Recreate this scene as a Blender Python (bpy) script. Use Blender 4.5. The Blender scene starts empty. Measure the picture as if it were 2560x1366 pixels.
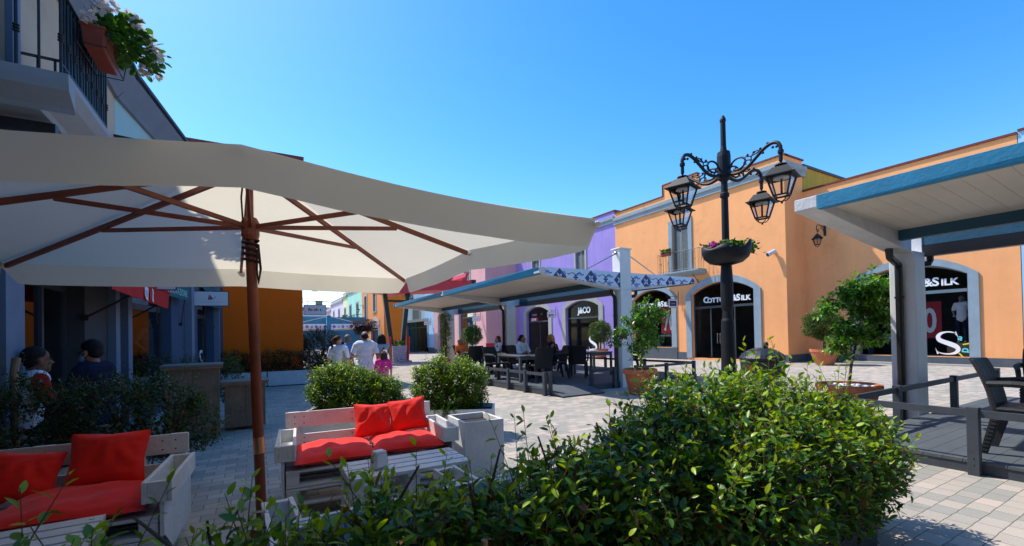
SKY_STR, SKY_SAT, EXPO = .15, 1.4, .9
import bpy, math, random
import numpy as np
from mathutils import Vector, Matrix, Euler
R = math.radians
rng = np.random.default_rng(7)
random.seed(7)
sc = bpy.context.scene
col = sc.collection

# ------------------------------------------------------------------ tagging
WORLD = set()
def tag(o, label, cat, group=None, kind=None):
    if label: o['label'] = label
    if cat: o['category'] = cat
    if group: o['group'] = group
    if kind: o['kind'] = kind
    return o
def thing(name, label, cat, loc=(0, 0, 0), rz=0.0, group=None, world=False):
    o = bpy.data.objects.new(name, None); col.objects.link(o)
    o.location = loc; o.rotation_euler = (0, 0, rz); o.empty_display_size = .1
    tag(o, label, cat, group)
    if world: WORLD.add(o.name)
    return o
def root_of(o):
    while o.parent: o = o.parent
    return o
def dup(root, loc, rz=0.0, label=None, group=None, scale=None):
    r = root.copy(); col.objects.link(r); r.location = loc; r.rotation_euler = (0, 0, rz)
    if scale: r.scale = (scale,) * 3
    if label: r['label'] = label
    if group: r['group'] = group
    for ch in list(root.children):
        c = ch.copy(); col.objects.link(c); c.parent = r
        for g in list(ch.children):
            d = g.copy(); col.objects.link(d); d.parent = c
    return r
def gr(y):
    return 0.0 if y < 6 else (-0.011 * (y - 6) if y < 90 else -0.924)

# ------------------------------------------------------------------ mesh builder
def V3(p): return np.array(p, float)
class MB:
    def __init__(s): s.v = []; s.f = []; s.m = []
    def add(s, vs, fs, m=0):
        o = len(s.v); s.v.extend([tuple(map(float, p)) for p in vs])
        for f in fs: s.f.append(tuple(i + o for i in f)); s.m.append(m)
    def box(s, x0, x1, y0, y1, z0, z1, m=0):
        s.add([(x0,y0,z0),(x1,y0,z0),(x1,y1,z0),(x0,y1,z0),(x0,y0,z1),(x1,y0,z1),(x1,y1,z1),(x0,y1,z1)],
              [(0,3,2,1),(4,5,6,7),(0,1,5,4),(1,2,6,5),(2,3,7,6),(3,0,4,7)], m)
    def hexa(s, p, m=0):
        s.add(p, [(0,3,2,1),(4,5,6,7),(0,1,5,4),(1,2,6,5),(2,3,7,6),(3,0,4,7)], m)
    def bar(s, a, b, w, h, up=(0,0,1), m=0):
        a = V3(a); b = V3(b); d = b - a; d /= np.linalg.norm(d) + 1e-9
        u = V3(up); x = np.cross(d, u)
        if np.linalg.norm(x) < 1e-5: x = np.cross(d, (0,1,0))
        x /= np.linalg.norm(x); z = np.cross(x, d); x = x*w/2; z = z*h/2
        s.hexa([a-x-z, a+x-z, b+x-z, b-x-z, a-x+z, a+x+z, b+x+z, b-x+z], m)
    def tube(s, pts, r, n=8, m=0, cap=True):
        P = [V3(p) for p in pts]; k = len(P)
        rr = r if hasattr(r, '__len__') else [r]*k
        up = None; vs = []
        for i in range(k):
            d = P[min(i+1,k-1)] - P[max(i-1,0)]; d /= np.linalg.norm(d) + 1e-9
            if up is None:
                up = V3((0,0,1)) if abs(d[2]) < .9 else V3((1,0,0))
            x = np.cross(d, up); x /= np.linalg.norm(x) + 1e-9; y = np.cross(x, d); up = y
            for j in range(n):
                a = 2*math.pi*j/n; vs.append(P[i] + rr[i]*(math.cos(a)*x + math.sin(a)*y))
        fs = [(i*n+j, i*n+(j+1)%n, (i+1)*n+(j+1)%n, (i+1)*n+j) for i in range(k-1) for j in range(n)]
        if cap: fs += [tuple(range(n))[::-1], tuple((k-1)*n+j for j in range(n))]
        s.add(vs, fs, m)
    def lathe(s, prof, c=(0,0,0), n=16, m=0, cap=True, a0=0.0):
        vs = []; k = len(prof)
        for r, z in prof:
            for j in range(n):
                a = 2*math.pi*j/n + a0; vs.append((c[0]+r*math.cos(a), c[1]+r*math.sin(a), c[2]+z))
        fs = [(i*n+j, i*n+(j+1)%n, (i+1)*n+(j+1)%n, (i+1)*n+j) for i in range(k-1) for j in range(n)]
        if cap: fs += [tuple(range(n))[::-1], tuple((k-1)*n+j for j in range(n))]
        s.add(vs, fs, m)
    def sphere(s, c, rx, ry=None, rz=None, nu=12, nv=8, m=0):
        ry = ry or rx; rz = rz or rx
        pr = [(math.sin(math.pi*i/nv), -math.cos(math.pi*i/nv)) for i in range(nv+1)]
        vs = []
        for a, b in pr:
            for j in range(nu):
                t = 2*math.pi*j/nu; vs.append((c[0]+rx*a*math.cos(t), c[1]+ry*a*math.sin(t), c[2]+rz*b))
        fs = [(i*nu+j, i*nu+(j+1)%nu, (i+1)*nu+(j+1)%nu, (i+1)*nu+j) for i in range(nv) for j in range(nu)]
        s.add(vs, fs, m)
    def prism(s, poly, F, d0, d1, m=0):
        """poly: list of (u,z); F(u,d,z)->point"""
        n = len(poly)
        vs = [F(u, d0, z) for u, z in poly] + [F(u, d1, z) for u, z in poly]
        fs = [tuple(range(n)), tuple(range(2*n-1, n-1, -1))] + [(i, (i+1) % n, n+(i+1) % n, n+i) for i in range(n)]
        s.add(vs, fs, m)
    def build(s, name, mats, parent=None, smooth=False, bevel=0.0, label=None, loc=None, sub=0):
        me = bpy.data.meshes.new(name)
        off = np.zeros(3)
        if parent is not None:
            r = root_of(parent)
            if r.name in WORLD: off = np.array(r.location)
        elif loc is not None: off = np.array(loc)
        vv = (np.array(s.v) - off).tolist() if len(s.v) else []
        me.from_pydata(vv, [], s.f)
        ms = mats if isinstance(mats, (list, tuple)) else [mats]
        for q in ms: me.materials.append(q)
        if len(ms) > 1: me.polygons.foreach_set('material_index', s.m)
        if smooth: me.polygons.foreach_set('use_smooth', [True]*len(s.f))
        me.update()
        o = bpy.data.objects.new(name, me); col.objects.link(o)
        if parent is not None: o.parent = parent
        elif loc is not None: o.location = loc
        if bevel:
            b = o.modifiers.new('bevel', 'BEVEL'); b.width = bevel; b.segments = 2; b.limit_method = 'ANGLE'
        if sub:
            b = o.modifiers.new('sub', 'SUBSURF'); b.levels = b.render_levels = sub
        if label: o['label'] = label
        return o
def spl(pts, n=4):
    """smooth curve through the points"""
    P = [V3(p) for p in pts]; out = []
    for i in range(len(P)-1):
        p0, p1, p2, p3 = P[max(i-1,0)], P[i], P[i+1], P[min(i+2,len(P)-1)]
        for k in range(n):
            t = k/n; out.append(.5*((2*p1)+(p2-p0)*t+(2*p0-5*p1+4*p2-p3)*t*t+(3*p1-p0-3*p2+p3)*t**3))
    return out + [P[-1]]
def spr(r, n=4):
    return [r[i]+(r[i+1]-r[i])*k/n for i in range(len(r)-1) for k in range(n)] + [r[-1]]
def text(name, body, size, mat, F, parent, u=0, d=0, z=0, sx=1.0, bold=0.0, align='CENTER', rot=0.0, ext=0.004, mirror=False):
    """flat lettering made into a mesh; F(u,d,z) maps into the world (u to the right seen from outside)"""
    c = bpy.data.curves.new(name, 'FONT'); c.body = body; c.size = size; c.align_x = align; c.align_y = 'CENTER'
    c.offset = bold; c.extrude = ext; c.resolution_u = 3
    t = bpy.data.objects.new(name + '_curve', c); col.objects.link(t)
    dg = bpy.context.evaluated_depsgraph_get(); me = bpy.data.meshes.new_from_object(t.evaluated_get(dg))
    bpy.data.objects.remove(t); bpy.data.curves.remove(c)
    mb = MB(); ca, sa = math.cos(rot), math.sin(rot); vs = []
    for v in me.vertices:
        x, y, w = v.co; x *= sx; x, y = ca*x - sa*y, sa*x + ca*y
        vs.append(F(u + x, d + w, z + y))
    mb.add(vs, [tuple(p.vertices) for p in me.polygons]); bpy.data.meshes.remove(me)
    return mb.build(name, mat, parent)

# ------------------------------------------------------------------ materials
def lin(h):
    c = [int(h[i:i+2], 16)/255 for i in (0, 2, 4)]
    return tuple(x/12.92 if x <= .04045 else ((x+.055)/1.055)**2.4 for x in c)
MATS = {}
def mat(name, rgb, rough=.6, var=.12, scale=6.0, bump=0.0, bscale=60.0, metal=0.0, spec=.5, streak=0.0, trans=0.0, emit=0.0, grime=None, coat=0.0, sheen=0.0):
    if name in MATS: return MATS[name]
    if isinstance(rgb, str): rgb = lin(rgb)
    m = bpy.data.materials.new(name); m.use_nodes = True; nt = m.node_tree; N = nt.nodes; L = nt.links
    b = N['Principled BSDF']; out = N['Material Output']
    b.inputs['Roughness'].default_value = rough; b.inputs['Metallic'].default_value = metal
    b.inputs['Specular IOR Level'].default_value = spec
    if coat: b.inputs['Coat Weight'].default_value = coat; b.inputs['Coat Roughness'].default_value = .15
    if sheen: b.inputs['Sheen Weight'].default_value = sheen
    tc = N.new('ShaderNodeTexCoord')
    base = None
    n1 = N.new('ShaderNodeTexNoise'); n1.inputs['Scale'].default_value = scale; n1.inputs['Detail'].default_value = 6; n1.inputs['Roughness'].default_value = .65
    L.new(tc.outputs['Object'], n1.inputs['Vector'])
    cr = N.new('ShaderNodeValToRGB')
    lo = tuple(c*(1-var) for c in rgb); hi = tuple(min(1, c*(1+var)) for c in rgb)
    cr.color_ramp.elements[0].position = .3; cr.color_ramp.elements[1].position = .7
    cr.color_ramp.elements[0].color = (*lo, 1); cr.color_ramp.elements[1].color = (*hi, 1)
    L.new(n1.outputs['Fac'], cr.inputs['Fac']); base = cr.outputs['Color']
    if streak:
        mp = N.new('ShaderNodeMapping'); mp.inputs['Scale'].default_value = (2.2, 2.2, .16)
        L.new(tc.outputs['Object'], mp.inputs['Vector'])
        n2 = N.new('ShaderNodeTexNoise'); n2.inputs['Scale'].default_value = 1.6; n2.inputs['Detail'].default_value = 8; n2.inputs['Roughness'].default_value = .7
        L.new(mp.outputs['Vector'], n2.inputs['Vector'])
        r2 = N.new('ShaderNodeMapRange'); r2.inputs[1].default_value = .35; r2.inputs[2].default_value = .75; r2.inputs[3].default_value = 1+streak*.5; r2.inputs[4].default_value = 1-streak
        L.new(n2.outputs['Fac'], r2.inputs[0])
        mx = N.new('ShaderNodeMix'); mx.data_type = 'RGBA'; mx.blend_type = 'MULTIPLY'; mx.inputs[0].default_value = 1
        L.new(base, mx.inputs[6]); L.new(r2.outputs[0], mx.inputs[7]); base = mx.outputs[2]
    if grime:
        n3 = N.new('ShaderNodeTexNoise'); n3.inputs['Scale'].default_value = grime[1]; n3.inputs['Detail'].default_value = 8; n3.inputs['Roughness'].default_value = .75
        L.new(tc.outputs['Object'], n3.inputs['Vector'])
        r3 = N.new('ShaderNodeMapRange'); r3.inputs[1].default_value = grime[2]; r3.inputs[2].default_value = grime[2]+.1; r3.inputs[3].default_value = 0; r3.inputs[4].default_value = grime[3]
        L.new(n3.outputs['Fac'], r3.inputs[0])
        mx = N.new('ShaderNodeMix'); mx.data_type = 'RGBA'; L.new(r3.outputs[0], mx.inputs[0]); L.new(base, mx.inputs[6]); mx.inputs[7].default_value = (*grime[0], 1); base = mx.outputs[2]
    L.new(base, b.inputs['Base Color'])
    if bump:
        n4 = N.new('ShaderNodeTexNoise'); n4.inputs['Scale'].default_value = bscale; n4.inputs['Detail'].default_value = 5
        L.new(tc.outputs['Object'], n4.inputs['Vector'])
        bp = N.new('ShaderNodeBump'); bp.inputs['Strength'].default_value = bump; bp.inputs['Distance'].default_value = .02
        L.new(n4.outputs['Fac'], bp.inputs['Height']); L.new(bp.outputs['Normal'], b.inputs['Normal'])
    if trans:
        t = N.new('ShaderNodeBsdfTranslucent'); L.new(base, t.inputs['Color'])
        ms = N.new('ShaderNodeMixShader'); ms.inputs[0].default_value = trans
        L.new(b.outputs[0], ms.inputs[1]); L.new(t.outputs[0], ms.inputs[2]); L.new(ms.outputs[0], out.inputs['Surface'])
    if emit:
        b.inputs['Emission Color'].default_value = (*rgb, 1); b.inputs['Emission Strength'].default_value = emit
    MATS[name] = m; return m
def glass_mat(name, tint=(.75,.8,.8), refl=1.0, ior=1.5):
    m = bpy.data.materials.new(name); m.use_nodes = True; nt = m.node_tree; N = nt.nodes; L = nt.links
    N.remove(N['Principled BSDF']); out = N['Material Output']
    t = N.new('ShaderNodeBsdfTransparent'); t.inputs[0].default_value = (*tint, 1)
    g = N.new('ShaderNodeBsdfGlossy'); g.inputs['Roughness'].default_value = .02
    f = N.new('ShaderNodeFresnel'); f.inputs[0].default_value = ior
    k = N.new('ShaderNodeMath'); k.operation = 'MULTIPLY'; k.inputs[1].default_value = refl
    L.new(f.outputs[0], k.inputs[0])
    ms = N.new('ShaderNodeMixShader'); L.new(k.outputs[0], ms.inputs[0]); L.new(t.outputs[0], ms.inputs[1]); L.new(g.outputs[0], ms.inputs[2])
    L.new(ms.outputs[0], out.inputs['Surface']); MATS[name] = m; return m
def stucco(name, rgb, streak=.05): return mat(name, rgb, .85, .07, .7, .14, 45, spec=.25, streak=streak, grime=(tuple(c*.72 for c in rgb), .8, .56, .45))

peach = stucco('peach_stucco', (.92,.405,.165), .05)
cream_w = stucco('cream_stucco', (.55,.42,.30))
aqua_w = stucco('aqua_stucco', (.36,.55,.55))
orange_w = stucco('burnt_orange_stucco', (.92,.14,.004))
orange2_w = stucco('orange_stucco', (.66,.24,.075))
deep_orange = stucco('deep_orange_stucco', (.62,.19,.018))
purple_w = stucco('lilac_stucco', (.33,.25,.60), .12)
pink_w = stucco('pink_stucco', (.66,.36,.36))
blue_w = stucco('pale_blue_stucco', (.36,.58,.80))
mint_w = stucco('mint_stucco', (.38,.66,.55))
yellow_w = stucco('pale_yellow_stucco', (.72,.70,.42))
lilac_w = stucco('pale_lilac_stucco', (.66,.56,.70))
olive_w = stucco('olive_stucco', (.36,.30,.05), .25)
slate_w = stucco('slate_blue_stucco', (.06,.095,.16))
farblue_w = stucco('far_blue_stucco', (.16,.27,.42))
brown_w = stucco('far_brown_stucco', (.22,.18,.15))
white_w = stucco('far_white_stucco', (.55,.6,.66))
trim = mat('grey_trim', (.26,.33,.38), .8, .08, 3, .15, 50, spec=.3, streak=.12)
trim_d = mat('dark_grey_trim', (.17,.185,.20), .8, .1, 3, .15, 50, streak=.1)
trim_w = mat('warm_grey_trim', (.36,.35,.33), .8, .08, 3, .15, 50, streak=.1)
plinth = mat('plinth_grey', (.075,.09,.11), .8, .15, 4, .2, 40)
redcap = mat('red_coping', (.14,.022,.014), .7, .25, 8)
darkcap = mat('dark_coping', (.03,.028,.035), .6, .2, 8)
iron = mat('black_iron', (.012,.012,.015), .45, .25, 20, .12, 80, spec=.5)
lampmetal = mat('lamp_black_paint', (.012,.014,.018), .55, .25, 9, .03, 60, spec=.28)
anth = mat('anthracite_paint', (.045,.055,.068), .6, .2, 5, .12, 60)
deckm = mat('grey_deck', (.075,.088,.10), .75, .2, 3, .25, 25)
rattan = mat('black_rattan', (.010,.011,.014), .55, .3, 40, .4, 160)
whitewood = mat('white_painted_wood', (.62,.62,.63), .7, .1, 5, .3, 30, grime=((.10,.09,.085), 9, .66, .75))
whitep = mat('white_paint', (.72,.72,.70), .6, .06, 3, .1, 40, streak=.06)
panelw = mat('cream_panel', (.60,.55,.47), .55, .08, 1.2, .05, 30)
bluef = mat('blue_paint', (.010,.20,.36), .55, .12, 4, .2, 25)
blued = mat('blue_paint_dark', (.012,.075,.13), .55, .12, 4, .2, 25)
blackpipe = mat('black_pipe', (.012,.012,.013), .35, .2, 10)
terracotta = mat('terracotta', (.52,.16,.065), .8, .18, 7, .2, 50, grime=((.5,.36,.27), 5, .58, .5))
redterra = mat('red_plastic_terracotta', (.24,.045,.022), .55, .2, 6)
soil = mat('soil', (.03,.02,.013), .95, .4, 30, .6, 60)
canvas = mat('cream_canvas', (.86,.79,.62), .9, .035, 1.5, .35, 4, spec=.1, trans=.45)
canvas_n = mat('cream_canvas_top', (.86,.83,.78), .9, .03, 2, .1, 200, spec=.15)
wood = mat('reddish_wood', (.20,.042,.014), .45, .35, 5, .1, 60, spec=.5)
oldwood = mat('weathered_wood', (.17,.115,.075), .8, .3, 4, .3, 30, streak=.25)
woodtop = mat('weathered_wood_top', (.22,.13,.08), .7, .3, 5, .2, 30)
brass = mat('brass', (.72,.36,.18), .3, .1, 6, metal=1.0)
steel = mat('steel', (.35,.35,.35), .35, .1, 10, metal=1.0)
redcl = mat('red_cushion_cloth', (.78,.018,.012), .85, .12, 3, .3, 14, spec=.2, sheen=.2)
redaw = mat('red_awning_cloth', (.62,.012,.012), .8, .1, 4, .15, 30, trans=.25)
redp = mat('red_pergola_paint', (.55,.03,.045), .5, .12, 4)
tealaw = mat('teal_awning_cloth', (.012,.16,.17), .8, .1, 4, .1, 30, trans=.2)
greenaw = mat('green_awning_cloth', (.02,.45,.25), .8, .1, 4, .1, 30, trans=.2)
plastic_w = mat('grey_white_plastic', (.55,.56,.58), .4, .03, 3)
signwhite = mat('sign_white', (.72,.72,.76), .5, .03, 4)
ltwhite = mat('letter_white', (.80,.83,.86), .5, .02, 4)
ltdark = mat('letter_dark', (.02,.02,.03), .5, .05, 4)
ltred = mat('letter_red', (.5,.01,.02), .5, .05, 4)
ltblue = mat('letter_navy', (.012,.02,.09), .5, .05, 4)
ltgreen = mat('letter_green', (.02,.16,.05), .5, .05, 4)
ltyel = mat('letter_yellow', (.62,.62,.02), .5, .05, 4)
ltcyan = mat('letter_cyan', (.10,.58,.68), .5, .05, 4)
ltorange = mat('letter_orange', (.5,.2,.03), .5, .05, 4)
shop_dark = mat('shop_interior_dark', (.085,.078,.074), .9, .3, 2)
shop_mid = mat('shop_interior_wall', (.10,.085,.075), .9, .3, 1.2)
frame_d = mat('window_frame_dark', (.035,.045,.06), .5, .15, 5)
frame_g = mat('window_frame_grey', (.13,.18,.22), .5, .12, 5)
shutm = mat('shutter_grey', (.22,.25,.25), .7, .1, 6)
shutb = mat('shutter_blue', (.03,.075,.11), .7, .15, 6)
darkgap = mat('dark_gap', (.006,.006,.007), .9, .1, 5)
glass = glass_mat('shop_glass', (.62,.66,.66), .45, 1.16)
lampglass = glass_mat('lantern_glass', (.86,.86,.88), .55)
tin = mat('lamp_reflector', (.45,.45,.46), .5, .2, 12)

def tile_mat():
    """white majolica panel with blue rosettes and navy scrolls"""
    m = bpy.data.materials.new('majolica_tile'); m.use_nodes = True; nt = m.node_tree; N = nt.nodes; L = nt.links; b = N['Principled BSDF']
    b.inputs['Roughness'].default_value = .35
    tc = N.new('ShaderNodeTexCoord'); sp = N.new('ShaderNodeSeparateXYZ'); L.new(tc.outputs['UV'], sp.inputs[0])
    def math_(op, a, c=None, v=None):
        n = N.new('ShaderNodeMath'); n.operation = op
        if isinstance(a, (int, float)): n.inputs[0].default_value = a
        else: L.new(a, n.inputs[0])
        if c is not None:
            if isinstance(c, (int, float)): n.inputs[1].default_value = c
            else: L.new(c, n.inputs[1])
        return n.outputs[0]
    U = sp.outputs[0]; W = sp.outputs[1]
    def cell(off, per):
        x = math_('SUBTRACT', math_('MULTIPLY', math_('FRACT', math_('ADD', math_('DIVIDE', U, per), off)), per), per/2)
        r = math_('SQRT', math_('ADD', math_('MULTIPLY', x, x), math_('MULTIPLY', W, W)))
        a = math_('ARCTAN2', W, x); return x, r, a
    def band(v, lo, hi):
        return math_('MULTIPLY', math_('GREATER_THAN', v, lo), math_('LESS_THAN', v, hi))
    per = .78
    x, r, a = cell(0.0, per)            # rosette
    pet = math_('ADD', math_('MULTIPLY', math_('ABSOLUTE', math_('COSINE', math_('MULTIPLY', a, 2.0))), .075), .06)
    ros = math_('LESS_THAN', r, pet)
    white4 = band(math_('SUBTRACT', r, math_('MULTIPLY', math_('ABSOLUTE', math_('SINE', math_('MULTIPLY', a, 2.0))), .055)), -.02, .012)
    dia = band(math_('ADD', math_('ABSOLUTE', x), math_('ABSOLUTE', W)), .125, .165)
    x2, r2, a2 = cell(.5, per)          # scroll cross
    af = math_('ARCTAN2', math_('ABSOLUTE', W), math_('ABSOLUTE', x2))
    arm = math_('ABSOLUTE', math_('SUBTRACT', af, math_('ADD', math_('MULTIPLY', math_('SINE', math_('MULTIPLY', r2, 24.0)), .42), .72)))
    scr = math_('MULTIPLY', math_('LESS_THAN', math_('MULTIPLY', arm, r2), .011), band(r2, .03, .215))
    star = math_('LESS_THAN', r2, math_('ADD', math_('MULTIPLY', math_('ABSOLUTE', math_('COSINE', math_('MULTIPLY', a2, 2.0))), .05), .012))
    x3, r3, a3 = cell(.25, per/2)       # pale leaves between
    w3 = math_('SUBTRACT', math_('ABSOLUTE', W), .085)
    r4 = math_('SQRT', math_('ADD', math_('MULTIPLY', x3, x3), math_('MULTIPLY', w3, w3)))
    leaf = math_('LESS_THAN', r4, math_('ADD', math_('MULTIPLY', math_('SINE', math_('MULTIPLY', a3, 3.0)), .02), .05))
    navy = math_('MAXIMUM', math_('MAXIMUM', ros, dia), math_('MAXIMUM', scr, star))
    m1 = N.new('ShaderNodeMix'); m1.data_type = 'RGBA'; L.new(leaf, m1.inputs[0]); m1.inputs[6].default_value = (.62,.70,.83,1); m1.inputs[7].default_value = (.20,.34,.62,1)
    m2 = N.new('ShaderNodeMix'); m2.data_type = 'RGBA'; L.new(navy, m2.inputs[0]); L.new(m1.outputs[2], m2.inputs[6]); m2.inputs[7].default_value = (.018,.022,.13,1)
    m3 = N.new('ShaderNodeMix'); m3.data_type = 'RGBA'; L.new(math_('MULTIPLY', white4, math_('LESS_THAN', r, .06)), m3.inputs[0]); L.new(m2.outputs[2], m3.inputs[6]); m3.inputs[7].default_value = (.62,.70,.83,1)
    L.new(m3.outputs[2], b.inputs['Base Color'])
    return m
tilem = tile_mat()
def arabesque_mat():
    m = bpy.data.materials.new('arabesque_tile'); m.use_nodes = True; nt = m.node_tree; N = nt.nodes; L = nt.links; b = N['Principled BSDF']; b.inputs['Roughness'].default_value = .4
    tc = N.new('ShaderNodeTexCoord'); v = N.new('ShaderNodeTexVoronoi'); v.inputs['Scale'].default_value = 11; L.new(tc.outputs['Object'], v.inputs['Vector'])
    w = N.new('ShaderNodeTexWave'); w.wave_type = 'RINGS'; w.inputs['Scale'].default_value = 6; w.inputs['Distortion'].default_value = 7; L.new(tc.outputs['Object'], w.inputs['Vector'])
    a = N.new('ShaderNodeMath'); a.operation = 'MULTIPLY'; L.new(v.outputs['Distance'], a.inputs[0]); L.new(w.outputs['Fac'], a.inputs[1])
    r = N.new('ShaderNodeValToRGB'); r.color_ramp.elements[0].position = .06; r.color_ramp.elements[0].color = (.05,.05,.12,1); r.color_ramp.elements[1].position = .12; r.color_ramp.elements[1].color = (.66,.58,.62,1)
    L.new(a.outputs[0], r.inputs['Fac']); L.new(r.outputs['Color'], b.inputs['Base Color']); return m
arabesque = arabesque_mat()

def paver_mat():
    m = bpy.data.materials.new('paver_bricks'); m.use_nodes = True; nt = m.node_tree; N = nt.nodes; L = nt.links; b = N['Principled BSDF']
    b.inputs['Roughness'].default_value = .85; b.inputs['Specular IOR Level'].default_value = .3
    tc = N.new('ShaderNodeTexCoord')
    wn = N.new('ShaderNodeTexNoise'); wn.inputs['Scale'].default_value = 9; wn.inputs['Detail'].default_value = 3; L.new(tc.outputs['Object'], wn.inputs['Vector'])
    va = N.new('ShaderNodeVectorMath'); va.operation = 'MULTIPLY_ADD'; L.new(wn.outputs['Color'], va.inputs[0]); va.inputs[1].default_value = (.018,.018,0); L.new(tc.outputs['Object'], va.inputs[2])
    br = N.new('ShaderNodeTexBrick'); L.new(va.outputs[0], br.inputs['Vector'])
    br.offset = .5; br.inputs['Scale'].default_value = 1.0; br.inputs['Brick Width'].default_value = .20; br.inputs['Row Height'].default_value = .14
    br.inputs['Mortar Size'].default_value = .003; br.inputs['Mortar Smooth'].default_value = .25; br.inputs['Bias'].default_value = -.1
    br.inputs['Color1'].default_value = (.31,.295,.255,1); br.inputs['Color2'].default_value = (.53,.435,.355,1); br.inputs['Mortar'].default_value = (.12,.10,.085,1)
    # per-brick tint by snapping coordinates
    n1 = N.new('ShaderNodeTexNoise'); n1.inputs['Scale'].default_value = .35; n1.inputs['Detail'].default_value = 8; n1.inputs['Roughness'].default_value = .7; L.new(tc.outputs['Object'], n1.inputs['Vector'])
    r1 = N.new('ShaderNodeMapRange'); r1.inputs[1].default_value = .3; r1.inputs[2].default_value = .7; r1.inputs[3].default_value = .86; r1.inputs[4].default_value = 1.12; L.new(n1.outputs['Fac'], r1.inputs[0])
    mx = N.new('ShaderNodeMix'); mx.data_type = 'RGBA'; mx.blend_type = 'MULTIPLY'; mx.inputs[0].default_value = 1; L.new(br.outputs['Color'], mx.inputs[6]); L.new(r1.outputs[0], mx.inputs[7])
    n2 = N.new('ShaderNodeTexNoise'); n2.inputs['Scale'].default_value = 120; n2.inputs['Detail'].default_value = 4; L.new(tc.outputs['Object'], n2.inputs['Vector'])
    r2 = N.new('ShaderNodeMapRange'); r2.inputs[3].default_value = .72; r2.inputs[4].default_value = 1.28; L.new(n2.outputs['Fac'], r2.inputs[0])
    m2 = N.new('ShaderNodeMix'); m2.data_type = 'RGBA'; m2.blend_type = 'MULTIPLY'; m2.inputs[0].default_value = 1; L.new(mx.outputs[2], m2.inputs[6]); L.new(r2.outputs[0], m2.inputs[7])
    n3 = N.new('ShaderNodeTexNoise'); n3.inputs['Scale'].default_value = 3.1; n3.inputs['Detail'].default_value = 5; L.new(tc.outputs['Object'], n3.inputs['Vector'])
    r3 = N.new('ShaderNodeMapRange'); r3.inputs[1].default_value = .66; r3.inputs[2].default_value = .72; r3.inputs[4].default_value = .35; L.new(n3.outputs['Fac'], r3.inputs[0])
    m3 = N.new('ShaderNodeMix'); m3.data_type = 'RGBA'; L.new(r3.outputs[0], m3.inputs[0]); L.new(m2.outputs[2], m3.inputs[6]); m3.inputs[7].default_value = (.17,.15,.13,1)
    L.new(m3.outputs[2], b.inputs['Base Color'])
    bp = N.new('ShaderNodeBump'); bp.inputs['Strength'].default_value = .5; bp.inputs['Distance'].default_value = .006; bp.invert = True
    ad = N.new('ShaderNodeMath'); ad.operation = 'MULTIPLY_ADD'; L.new(n2.outputs['Fac'], ad.inputs[0]); ad.inputs[1].default_value = -.5; L.new(br.outputs['Fac'], ad.inputs[2])
    L.new(ad.outputs[0], bp.inputs['Height']); L.new(bp.outputs['Normal'], b.inputs['Normal'])
    return m
paver = paver_mat()

def leaf_mat(name, dark, light, young, odd=(.30,.10,.02), rough=.32, trans=.35):
    m = bpy.data.materials.new(name); m.use_nodes = True; nt = m.node_tree; N = nt.nodes; L = nt.links
    b = N['Principled BSDF']; out = N['Material Output']; b.inputs['Roughness'].default_value = rough; b.inputs['Specular IOR Level'].default_value = .45
    at = N.new('ShaderNodeAttribute'); at.attribute_name = 'tone'
    cr = N.new('ShaderNodeValToRGB'); e = cr.color_ramp.elements
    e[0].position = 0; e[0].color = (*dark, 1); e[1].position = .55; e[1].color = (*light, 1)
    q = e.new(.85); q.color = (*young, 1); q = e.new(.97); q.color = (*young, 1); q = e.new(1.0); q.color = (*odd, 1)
    L.new(at.outputs['Fac'], cr.inputs['Fac']); L.new(cr.outputs['Color'], b.inputs['Base Color'])
    t = N.new('ShaderNodeBsdfTranslucent')
    hs = N.new('ShaderNodeHueSaturation'); hs.inputs['Hue'].default_value = .485; hs.inputs['Saturation'].default_value = 1.1; hs.inputs['Value'].default_value = 1.5
    L.new(cr.outputs['Color'], hs.inputs['Color']); L.new(hs.outputs['Color'], t.inputs['Color'])
    ms = N.new('ShaderNodeMixShader'); ms.inputs[0].default_value = trans
    L.new(b.outputs[0], ms.inputs[1]); L.new(t.outputs[0], ms.inputs[2]); L.new(ms.outputs[0], out.inputs['Surface'])
    return m
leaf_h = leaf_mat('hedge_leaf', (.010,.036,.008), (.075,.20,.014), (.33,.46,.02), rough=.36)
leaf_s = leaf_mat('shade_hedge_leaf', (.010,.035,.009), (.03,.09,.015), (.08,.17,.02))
leaf_c = leaf_mat('citrus_leaf', (.016,.07,.012), (.06,.20,.02), (.18,.38,.03))
leaf_b = leaf_mat('box_leaf', (.012,.05,.008), (.04,.13,.014), (.12,.26,.02))
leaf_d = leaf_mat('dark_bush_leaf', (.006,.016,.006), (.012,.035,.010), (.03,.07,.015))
leaf_r = leaf_mat('dark_red_leaf', (.02,.006,.010), (.05,.015,.02), (.12,.04,.05))
leaf_p = leaf_mat('palm_leaf', (.03,.09,.02), (.08,.20,.03), (.2,.35,.05))
leaf_g = leaf_mat('geranium_leaf', (.02,.07,.012), (.05,.16,.02), (.13,.28,.03), rough=.55)
petal_w = mat('white_petal', (.75,.70,.68), .7, .08, 20, trans=.3)
petal_p = mat('pink_petal', (.62,.10,.42), .7, .12, 20, trans=.3)
petal_r = mat('red_petal', (.6,.05,.08), .7, .12, 20, trans=.3)
stemm = mat('woody_stem', (.16,.085,.035), .8, .3, 20)
barkm = mat('bark', (.075,.055,.04), .9, .3, 15, .5, 40)
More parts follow.
